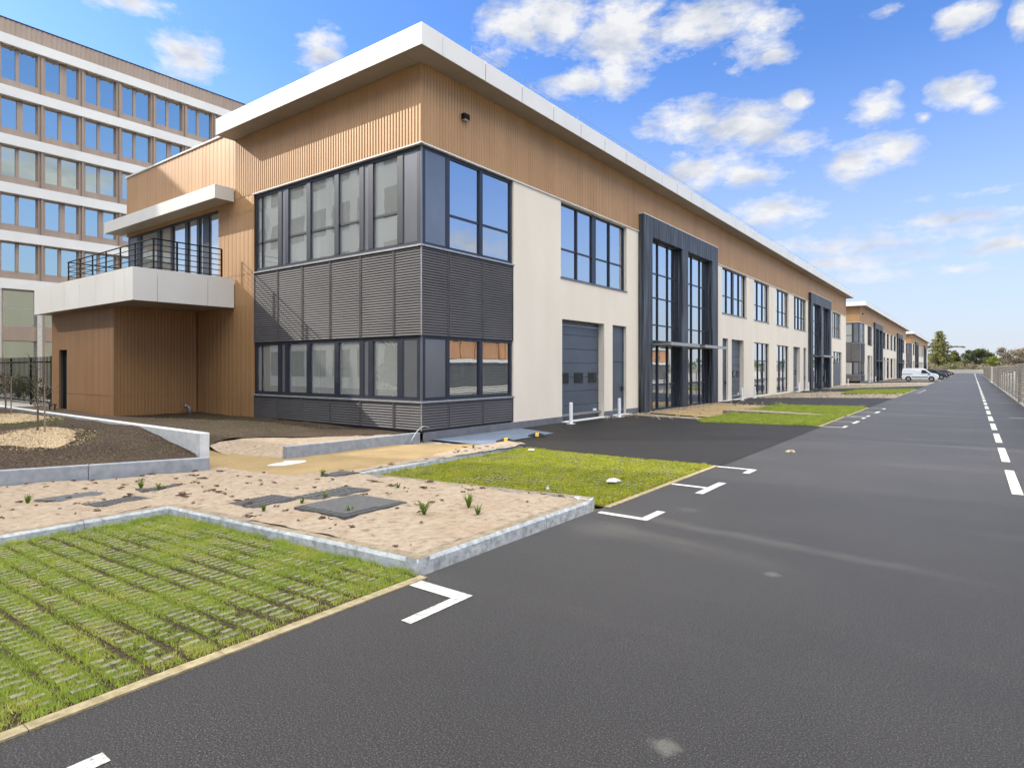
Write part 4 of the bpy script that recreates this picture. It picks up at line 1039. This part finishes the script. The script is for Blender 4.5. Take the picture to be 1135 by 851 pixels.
# low shed behind the fence (seen mirrored in the ground floor glass)
SH=empty('orange_shed',(14,20,0)); tag(SH,'low orange boarded shed behind the slatted fence, mirrored in the ground floor windows','shed')
mb=MB(); yy=-25.
while yy<95: w_=random.uniform(.5,2.6); mb.box((14+random.uniform(0,.25),yy,2.75),(30,yy+w_-.12,4.6)); yy+=w_
mb.build('cladding','orange_cladding',SH)
mb=MB(); mb.box((14.4,-25,2.7),(29.9,95,4.59)); mb.build('backing','interior_dark',SH)
mb=MB(); mb.box((14.02,-25,2.35),(30,95,2.699)); mb.build('band','concrete_pale',SH)
mb=MB(); mb.box((14.04,-25,-.1),(30,95,2.349)); mb.build('wall','portal_cladding',SH)
mb=MB(); mb.box((13.9,-25.1,4.6),(30.1,95.1,4.75)); mb.build('roof','roof_gravel',SH)
# ------------------------------------------------------------------ vehicles (built facing +X, origin on the ground at the middle)
def vehicle(name,prof,W,wb,rw,paint,win,L,lower,label,cat,trimy=None,loc=(0,0,0),rz=0):
    e=empty(name,(0,0,0)); tag(e,label,cat,'cars parked in the far bays')
    # body: side outline lofted across, narrowing above the waist
    n=len(prof); secs=[(-W/2,.86),(-W/2*.97,1.0),(-W/2*.55,1.0),(0,1.0),(W/2*.55,1.),(W/2*.97,1.),(W/2,.86)]
    mb=MB(); waist=lower
    S=[]
    for y,k in secs:
        row=[]
        for x,z in prof:
            t=max(0,(z-waist))/1.0
            yy=y*(1-.16*t/(.8) if z>waist else 1); xx=x*(1.0 if abs(y)<W*.4 else .985)
            row.append((xx,yy,z if abs(y)<W*.49 else z*.985+.006))
        S.append(row)
    off=[]
    for row in S: off.append(len(mb.v)); mb.v+=row
    for a,b in zip(off,off[1:]):
        for i in range(n): j=(i+1)%n; mb.f.append((a+i,b+i,b+j,a+j))
    mb.f.append(tuple(off[0]+i for i in range(n))); mb.f.append(tuple(off[-1]+i for i in reversed(range(n))))
    body=mb.build('body',paint,e,bevel=.03)
    def side(pts,nm,mat,yoff=.004):
        for s in (-1,1):
            m=MB(); m.poly([(x,s*((W/2)*(1-.16*max(0,z-waist)/.8)+yoff),z) for x,z in pts]); m.build(nm,mat,e)
    for q in win['side']: side(q,'side_window','car_glass')
    for nm in ('front','rear'):
        if nm in win:
            (xa,za),(xb,zb)=win[nm]; k=.9; m=MB(); ha=(W/2)*(1-.16*max(0,za-waist)/.8)*k; hb=(W/2)*(1-.16*max(0,zb-waist)/.8)*k; d=.012 if nm=='front' else -.012
            m.quad((xa+d,-ha,za+.01),(xa+d,ha,za+.01),(xb+d,hb,zb+.01),(xb+d,-hb,zb+.01)); m.build('windscreen','car_glass',e)
    for x in (wb/2,-wb/2):
        for s in (-1,1):
            w=MB(); w.tube([(x,s*(W/2-.22),rw),(x,s*(W/2+.012),rw)],[rw,rw],24); t=w.build('wheel','tyre',e)
            w=MB(); w.tube([(x,s*(W/2-.02),rw),(x,s*(W/2+.022),rw)],[rw*.62,rw*.58],16); w.build('rim','galvanised',t)
            ar=MB(); P=[(x+math.cos(a)*rw*1.18,rw+math.sin(a)*rw*1.18) for a in [math.pi*i/10 for i in range(11)]]
            ar.poly([(q[0],s*(W/2+.006),max(q[1],.2)) for q in P]); ar.build('wheel_arch','rubber_black',e)
    m=MB(); m.box((L/2-.12,-W/2*.94,.22),(L/2+.03,W/2*.94,.50)); m.build('bumper','rubber_black',e,bevel=.03)
    m=MB(); m.box((-L/2-.03,-W/2*.94,.25),(-L/2+.10,W/2*.94,.50)); m.build('bumper','rubber_black',e,bevel=.03)
    for s in (-1,1):
        m=MB(); m.box((L/2-.28,s*W*.34,.62),(L/2-.02,s*W*.49,.80)); m.build('headlight','lamp_glass',e,bevel=.02)
        m=MB(); m.box((-L/2-.012,s*W*.42,.75),(-L/2+.06,s*W*.495,1.15)); m.build('tail_light','tail_red',e)
        m=MB(); m.box((wb/2-.35,s*(W/2-.02),1.0 if trimy else .92),(wb/2-.2,s*(W/2+.17),1.17 if trimy else 1.05)); m.build('mirror','rubber_black',e,bevel=.02)
        if trimy:
            m=MB(); m.box((-wb/2+rw*1.25,s*(W/2-.01),trimy),(wb/2-rw*1.25,s*(W/2+.02),trimy+.12)); m.build('side_moulding','rubber_black',e)
            m=MB(); m.box((-L/2+.05,s*(W/2-.01),.98),(-L/2+1.35,s*(W/2+.008),1.02)); m.build('door_rail','rubber_black',e)
    e.location=loc; e.rotation_euler=(0,0,rz); return e
vanp=[(-2.15,.28),(-2.2,.6),(-2.17,1.2),(-2.08,1.74),(-1.95,1.81),(.2,1.83),(.62,1.72),(1.25,1.16),(1.95,1.0),(2.14,.82),(2.18,.5),(2.1,.28)]
vehicle('delivery_van',vanp,1.78,2.72,.33,'van_white',{'side':[[(.18,1.12),(1.08,1.12),(.62,1.58),(.2,1.6)]],'front':((1.2,1.2),(.66,1.68))},4.36,.95,'white delivery van with black side mouldings parked nose to the road','van',.52,(-5.95,104.5,g(-6)*.6),0)
carp=[(-1.95,.25),(-2.02,.55),(-1.98,.92),(-1.72,1.02),(-1.25,1.42),(-.9,1.47),(.15,1.46),(.45,1.38),(1.0,1.0),(1.75,.86),(2.0,.7),(2.04,.4),(1.98,.25)]
cw={'side':[[(-1.4,1.0),(-.35,1.0),(-.35,1.37),(-1.02,1.38)],[(-.28,1.0),(.85,1.0),(.42,1.33),(-.28,1.37)]],'front':((.96,1.04),(.5,1.35)),'rear':((-1.66,1.08),(-1.29,1.38))}
suv=[(x,z*1.14) for x,z in carp]; sw={'side':[[(x,z*1.14) for x,z in q] for q in cw['side']],'front':((.96,1.18),(.5,1.54)),'rear':((-1.66,1.23),(-1.29,1.57))}
vehicle('parked_car',suv,1.8,2.6,.34,'car_green',sw,4.05,1.0,'dark green tall car just behind the white van','car',None,(-5.4,124,-.03),0)
vehicle('parked_car',carp,1.76,2.5,.31,'car_black',cw,4.05,.88,'first low black car beyond the dark green one','car',None,(-5.6,146,-.03),0)
vehicle('parked_car',carp,1.76,2.5,.31,'car_maroon',cw,4.05,.88,'dark maroon car between the two black ones in the far bays','car',None,(-5.7,165,-.03),0)
vehicle('parked_car',carp,1.76,2.5,.31,'car_black',cw,4.05,.88,'farthest black car, next to the road end','car',None,(-5.8,190,-.03),0)
for y in (101.5,108,121,128,143,149,162,169,187,194): mark([(-3.735,-2.9,y-.06,y+.06)])
# ------------------------------------------------------------------ end of the road: wall, hedge, trees
mb=MB(); mb.box((-9.5,256,-.05),(6,256.3,1.35)); o=mb.build('boundary_wall','concrete_pale'); tag(o,'pale low boundary wall closing the far end of the road','wall')
def tree(name,x,y,h,w,mat,lab,kind,seed,n=5200,size=.34,trunk=.3,cat='tree'):
    r=np.random.default_rng(seed); e=empty(name,(x,y,0)); tag(e,lab,cat,'trees beyond the end of the road')
    m=MB(); m.tube([(x,y,-.1),(x+.1,y,h*.4),(x,y,h*.93)],[trunk,trunk*.7,.05],8); m.build('trunk','bark',e)
    P=[]; br=MB()
    if kind=='conifer':
        k=0; z=h*.04
        while z<h*.97:
            t=z/h; rad=w*(1-t)**.72*(1 if t>.12 else .9)
            nb=9
            for i in range(nb):
                a=6.283*i/nb+k*.7+r.normal()*.2; L=rad*r.uniform(.5,1.25); tip=(x+math.cos(a)*L,y+math.sin(a)*L,z-L*.12+L*.10*r.normal())
                br.tube([(x,y,z),tip],[.06,.015],4,False)
                q=max(6,int(n*L/(w*nb*26)*1.6)); s=r.random(q)**.6
                c=np.array([x,y,z])+(np.array(tip)-np.array([x,y,z]))*s[:,None]
                P.append(c+r.normal(size=(q,3))*np.array([.34,.34,.22])*(.5+L*.13))
            z+=h*.036; k+=1
    else:
        nc=int(22)
        for i in range(nc):
            a=r.uniform(0,6.28); rr_=r.uniform(.1,.8)*w; zz=h*r.uniform(.12,.92); rr_*=math.sqrt(max(.1,1-((zz/h-.5)/.56)**2))
            c=(x+math.cos(a)*rr_,y+math.sin(a)*rr_,zz); br.tube([(x,y,h*.25),c],[.09,.02],4,False)
            rad=w*r.uniform(.18,.36); P.append(ell(r,int(n/nc),c,(rad,rad,rad*.75)))
            for j in range(3): br.tube([c,(c[0]+r.normal()*rad*.8,c[1]+r.normal()*rad*.8,c[2]+abs(r.normal())*rad)],[.02,.008],4,False)
    P=np.concatenate(P)
    br.build('limbs','bark',e)
    leaves('crown',mat,P,size,e,(x,y,0),seed); return e
tree('conifer_tree',-10.2,287,16.8,6.8,'leaf_gold','tallest tree, a golden green conifer right behind the farthest building','conifer',1,n=15000,size=.30,trunk=.45)
c=tree('cedar_tree',-5.6,296,9.0,4.2,'leaf_conifer','dark cedar at the right foot of the tall conifer with one bare bough reaching right','conifer',2,n=7000,size=.30)
m=MB(); m.tube([(-9.9,292,8.9),(-7.5,292,9.6),(-5.5,292,10.1),(-3.6,292,9.9),(-2.2,292,9.3)],[.2,.18,.14,.10,.04],6); o=m.build('bough','leaf_dark',c)
r_=np.random.default_rng(5); tt=r_.random(260); leaves('bough_foliage','leaf_dark',np.stack([-7.5+tt*5.3,292+r_.normal(size=260)*.3,9.75+np.sin(tt*3)*.35+r_.normal(size=260)*.13],1),.22,o,WO[o.name],5)
tree('leafy_tree',-5.,276,3.9,2.6,'leaf_bright','low bright green bush at the foot of the tall conifer','round',3,n=1700,size=.22,trunk=.12)
tree('leafy_tree',-1.4,300,5.0,4.2,'leaf_gold','low sand coloured tree between the conifers and the dark trees','round',12,n=2200,size=.3,trunk=.15)
tree('evergreen_tree',1.2,292,9.2,5.6,'leaf_dark','dark round-topped tree rising at the end of the lane line','round',4,n=4600,size=.32)
tree('evergreen_tree',5.0,300,8.6,4.8,'leaf_dark','dark tree to the right of the round-topped one, behind the lime green tree','round',6,n=3600,size=.32)
tree('leafy_tree',6.0,283,6.6,2.2,'leaf_lime','small lime green tree in front of the dark trees','round',7,n=2400,size=.25,trunk=.15)
tree('brown_tree',9.6,290,9.3,4.9,'leaf_brown','grey brown leafless looking tree right of the lime green one','round',8,n=5200,size=.24)
tree('brown_tree',13.6,296,9.6,4.8,'leaf_brown','grey brown tree above the fence near the right edge','round',9,n=5200,size=.24)
tree('brown_tree',18.4,300,8.6,4.,'leaf_brown','paler brown tree at the right edge of the frame above the fence','round',10,n=4200,size=.24)
gt=tree('garden_tree',-25.5,1.2,8.5,3.0,'leaf_dark','leafy green tree before the office wing, mirrored in the gable windows','round',21,n=6000,size=.12,trunk=.16); del gt['group']
P=[];r=np.random.default_rng(4)
for k in range(70):
    x=-14+k*.7; P.append(ell(r,90,(x,276+r.normal()*2.5,r.uniform(.6,3.0)),(1.3,.9,1.1)))
P=np.concatenate(P); P[:,2]=np.maximum(P[:,2],.1); o=leaves('undergrowth','leaf_brown',P,.22,None,(0,0,0),9); tag(o,'tangled low undergrowth beneath the far trees','undergrowth',kind='stuff')
P=[]
for k in range(90):
    x=-120+k*3.1; P.append(ell(r,90,(x,430+r.normal()*6,r.uniform(2.0,6.0)),(4.,3,3.)))
P=np.concatenate(P); P[:,2]=np.maximum(P[:,2],.1); o=leaves('far_woods','leaf_dark',P,.7,None,(0,0,0),10); tag(o,'distant band of woods behind the trees at the road end','woods',kind='stuff')
# ------------------------------------------------------------------ sky, sun, camera
W=bpy.data.worlds.new('World'); scn.world=W; W.use_nodes=True; t=W.node_tree
SUNV=(1.9,.77,-1.2); el=math.atan2(1.2,math.hypot(1.9,.77)); az=math.atan2(-1.9,-.77)
bg=t.nodes['Background']; sky=t.nodes.new('ShaderNodeTexSky'); sky.sky_type='NISHITA'; sky.sun_disc=False
sky.sun_elevation=el; sky.sun_rotation=az; sky.air_density=1.0; sky.dust_density=SKY_DUST; sky.ozone_density=2.5; sky.altitude=100
tc=t.nodes.new('ShaderNodeTexCoord'); sx=t.nodes.new('ShaderNodeSeparateXYZ'); t.links.new(tc.outputs['Generated'],sx.inputs[0])
def M(op,*a,cl=False):
    n=t.nodes.new('ShaderNodeMath'); n.operation=op; n.use_clamp=cl
    for i,q in enumerate(a):
        if isinstance(q,(int,float)): n.inputs[i].default_value=q
        else: t.links.new(q,n.inputs[i])
    return n.outputs[0]
A=M('ARCTAN2',sx.outputs[0],sx.outputs[1]); Ee=M('ARCSINE',sx.outputs[2])
cb=t.nodes.new('ShaderNodeCombineXYZ'); t.links.new(A,cb.inputs[0]); t.links.new(Ee,cb.inputs[1])
warp=nd(t,'ShaderNodeTexNoise',ins={'Scale':9.,'Detail':6.,'Roughness':.62}); 
stretch=nd(t,'ShaderNodeVectorMath',operation='MULTIPLY'); stretch.inputs[1].default_value=(1,2.0,1); t.links.new(cb.outputs[0],stretch.inputs[0]); t.links.new(stretch.outputs[0],warp.inputs['Vector'])
fine=nd(t,'ShaderNodeTexNoise',ins={'Scale':26.,'Detail':8.,'Roughness':.66}); t.links.new(stretch.outputs[0],fine.inputs['Vector'])
CL=[(-0.632,0.501,0.059,0.034,1),(-0.566,0.514,0.087,0.04,1),(-0.465,0.502,0.113,0.047,1),(-0.354,0.498,0.101,0.035,1),(-0.263,0.46,0.053,0.033,1),(-0.244,0.438,0.027,0.013,1),(-0.544,0.429,0.061,0.021,1),(-0.465,0.428,0.054,0.026,.9),(-0.654,0.475,0.059,0.016,.7),(-0.361,0.368,0.068,0.025,1),(-0.275,0.352,0.064,0.027,1),(-0.213,0.32,0.041,0.019,.9),(-0.354,0.3,0.078,0.031,.9),(-0.275,0.288,0.054,0.02,.9),(-0.25,0.23,0.069,0.023,.9),(-0.209,0.378,0.021,0.013,1),(-0.109,0.351,0.03,0.022,1),(-0.088,0.294,0.038,0.021,1),(-0.137,0.279,0.047,0.026,1),(-0.017,0.346,0.031,0.021,1),(0.009,0.326,0.02,0.013,1),(-0.052,0.326,0.011,0.008,1),(-0.015,0.434,0.032,0.018,1),(0.05,0.411,0.012,0.019,1),(-0.093,0.46,0.041,0.007,.6),(-1.138,0.425,0.05,0.03,1),(-1.113,0.415,0.028,0.015,1),(-1.193,0.466,0.059,0.016,.9),(-0.946,0.456,0.035,0.029,1),(-0.017,0.195,0.11,0.010,.75),(-0.099,0.174,0.17,0.016,.7),(0.05,0.156,0.14,0.014,.7),(-0.154,0.150,0.11,0.012,.65),(-.05,.128,.16,.010,.55),(.0,.225,.07,.006,.5),
 (.5,.3,.12,.04,.9),(.9,.42,.15,.05,.9),(1.3,.25,.12,.03,.9),(.3,.55,.1,.04,.9),(.75,.2,.15,.02,.9),(1.7,.4,.15,.06,.9),(-1.9,.5,.2,.06,.9),(-2.5,.3,.15,.04,.9),(.6,.75,.2,.08,.9),(2.4,.3,.2,.05,.9)]
cur=None
for a,e_,wa,we,am in CL:
    s=nd(t,'ShaderNodeVectorMath',operation='SUBTRACT'); s.inputs[1].default_value=(a,e_,0); t.links.new(cb.outputs[0],s.inputs[0])
    m_=nd(t,'ShaderNodeVectorMath',operation='MULTIPLY'); m_.inputs[1].default_value=(1/(wa*1.6),1/(we*1.7),0); t.links.new(s.outputs[0],m_.inputs[0])
    l=nd(t,'ShaderNodeVectorMath',operation='LENGTH'); t.links.new(m_.outputs[0],l.inputs[0])
    f_=M('MULTIPLY',M('SUBTRACT',1,l.outputs['Value'],cl=True),am)
    cur=f_ if cur is None else M('MAXIMUM',cur,f_)
dn=M('ADD',M('MULTIPLY',M('SUBTRACT',warp.outputs['Fac'],.5),2.6),M('MULTIPLY',M('SUBTRACT',fine.outputs['Fac'],.5),1.5))
den=M('MULTIPLY',M('ADD',M('SUBTRACT',cur,.24),M('MULTIPLY',dn,M('MINIMUM',M('MULTIPLY',cur,3.5),.72))),1.8,cl=True)
den=M('SMOOTH_MIN',den,.97,.1) if 0 else M('MULTIPLY',den,.96)
shade=nd(t,'ShaderNodeTexNoise',ins={'Scale':14.,'Detail':5.}); t.links.new(stretch.outputs[0],shade.inputs['Vector'])
ccol=ramp(t,shade.outputs['Fac'],[(.34,tuple(x*CLB for x in (.64,.69,.79))),(.58,tuple(x*CLB for x in (1.,1.,1.)))])
# pale low veil near the horizon, part of the sky itself
haz=M('POWER',M('SUBTRACT',1,M('DIVIDE',Ee,.46),cl=True),1.5)
lum=sky.outputs[0]
def mixw(f,a,b):
    n=nd(t,'ShaderNodeMix',data_type='RGBA'); 
    for s_,v_ in ((0,f),(6,a),(7,b)):
        if isinstance(v_,(int,float)): n.inputs[s_].default_value=v_
        elif isinstance(v_,tuple): n.inputs[s_].default_value=(*v_,1)
        else: t.links.new(v_,n.inputs[s_])
    return n.outputs[2]
tint=mixc(t,1,lum,SKY_TINT,'MULTIPLY')
c1=mixw(M('MULTIPLY',haz,1.0),tint,tuple(x*CLB for x in (.80,.84,.93)))
c2=mixw(den,c1,ccol)
# bright cloud veil added outside the view as fill light, overhead and behind camera
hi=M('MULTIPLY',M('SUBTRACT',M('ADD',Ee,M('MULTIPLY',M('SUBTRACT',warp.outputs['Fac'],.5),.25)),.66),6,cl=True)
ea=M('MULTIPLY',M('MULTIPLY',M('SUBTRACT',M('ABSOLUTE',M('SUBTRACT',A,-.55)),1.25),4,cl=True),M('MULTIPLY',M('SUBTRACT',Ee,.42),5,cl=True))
c2=mixw(M('MAXIMUM',hi,ea),c2,tuple(x*CLB*FILL_VEIL for x in (1.02,1.0,.95)))
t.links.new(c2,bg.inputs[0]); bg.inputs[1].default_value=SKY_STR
sl=bpy.data.lights.new('sun','SUN'); sl.energy=SUN_STR; sl.angle=R(.53); sl.color=(1,.93,.83)
so=bpy.data.objects.new('sun',sl); COL.objects.link(so)
import mathutils
so.rotation_euler=mathutils.Vector(SUNV).to_track_quat('-Z','Y').to_euler(); so.location=(0,0,60)
cam=bpy.data.cameras.new('camera'); co=bpy.data.objects.new('camera',cam); COL.objects.link(co); scn.camera=co
cam.sensor_width=36; cam.lens=681/1135*36; cam.shift_y=-17.5/1135; cam.clip_end=6000; cam.clip_start=.1
co.location=(0,0,1.8); co.rotation_euler=(R(90),0,math.atan(510.5/681))
vs=scn.view_settings; vs.view_transform='Standard'; vs.look='None'; vs.gamma=1; vs.exposure=EXPO; vs.use_curve_mapping=False
scn.cycles.max_bounces=8; scn.cycles.transparent_max_bounces=16; scn.cycles.use_denoising=True
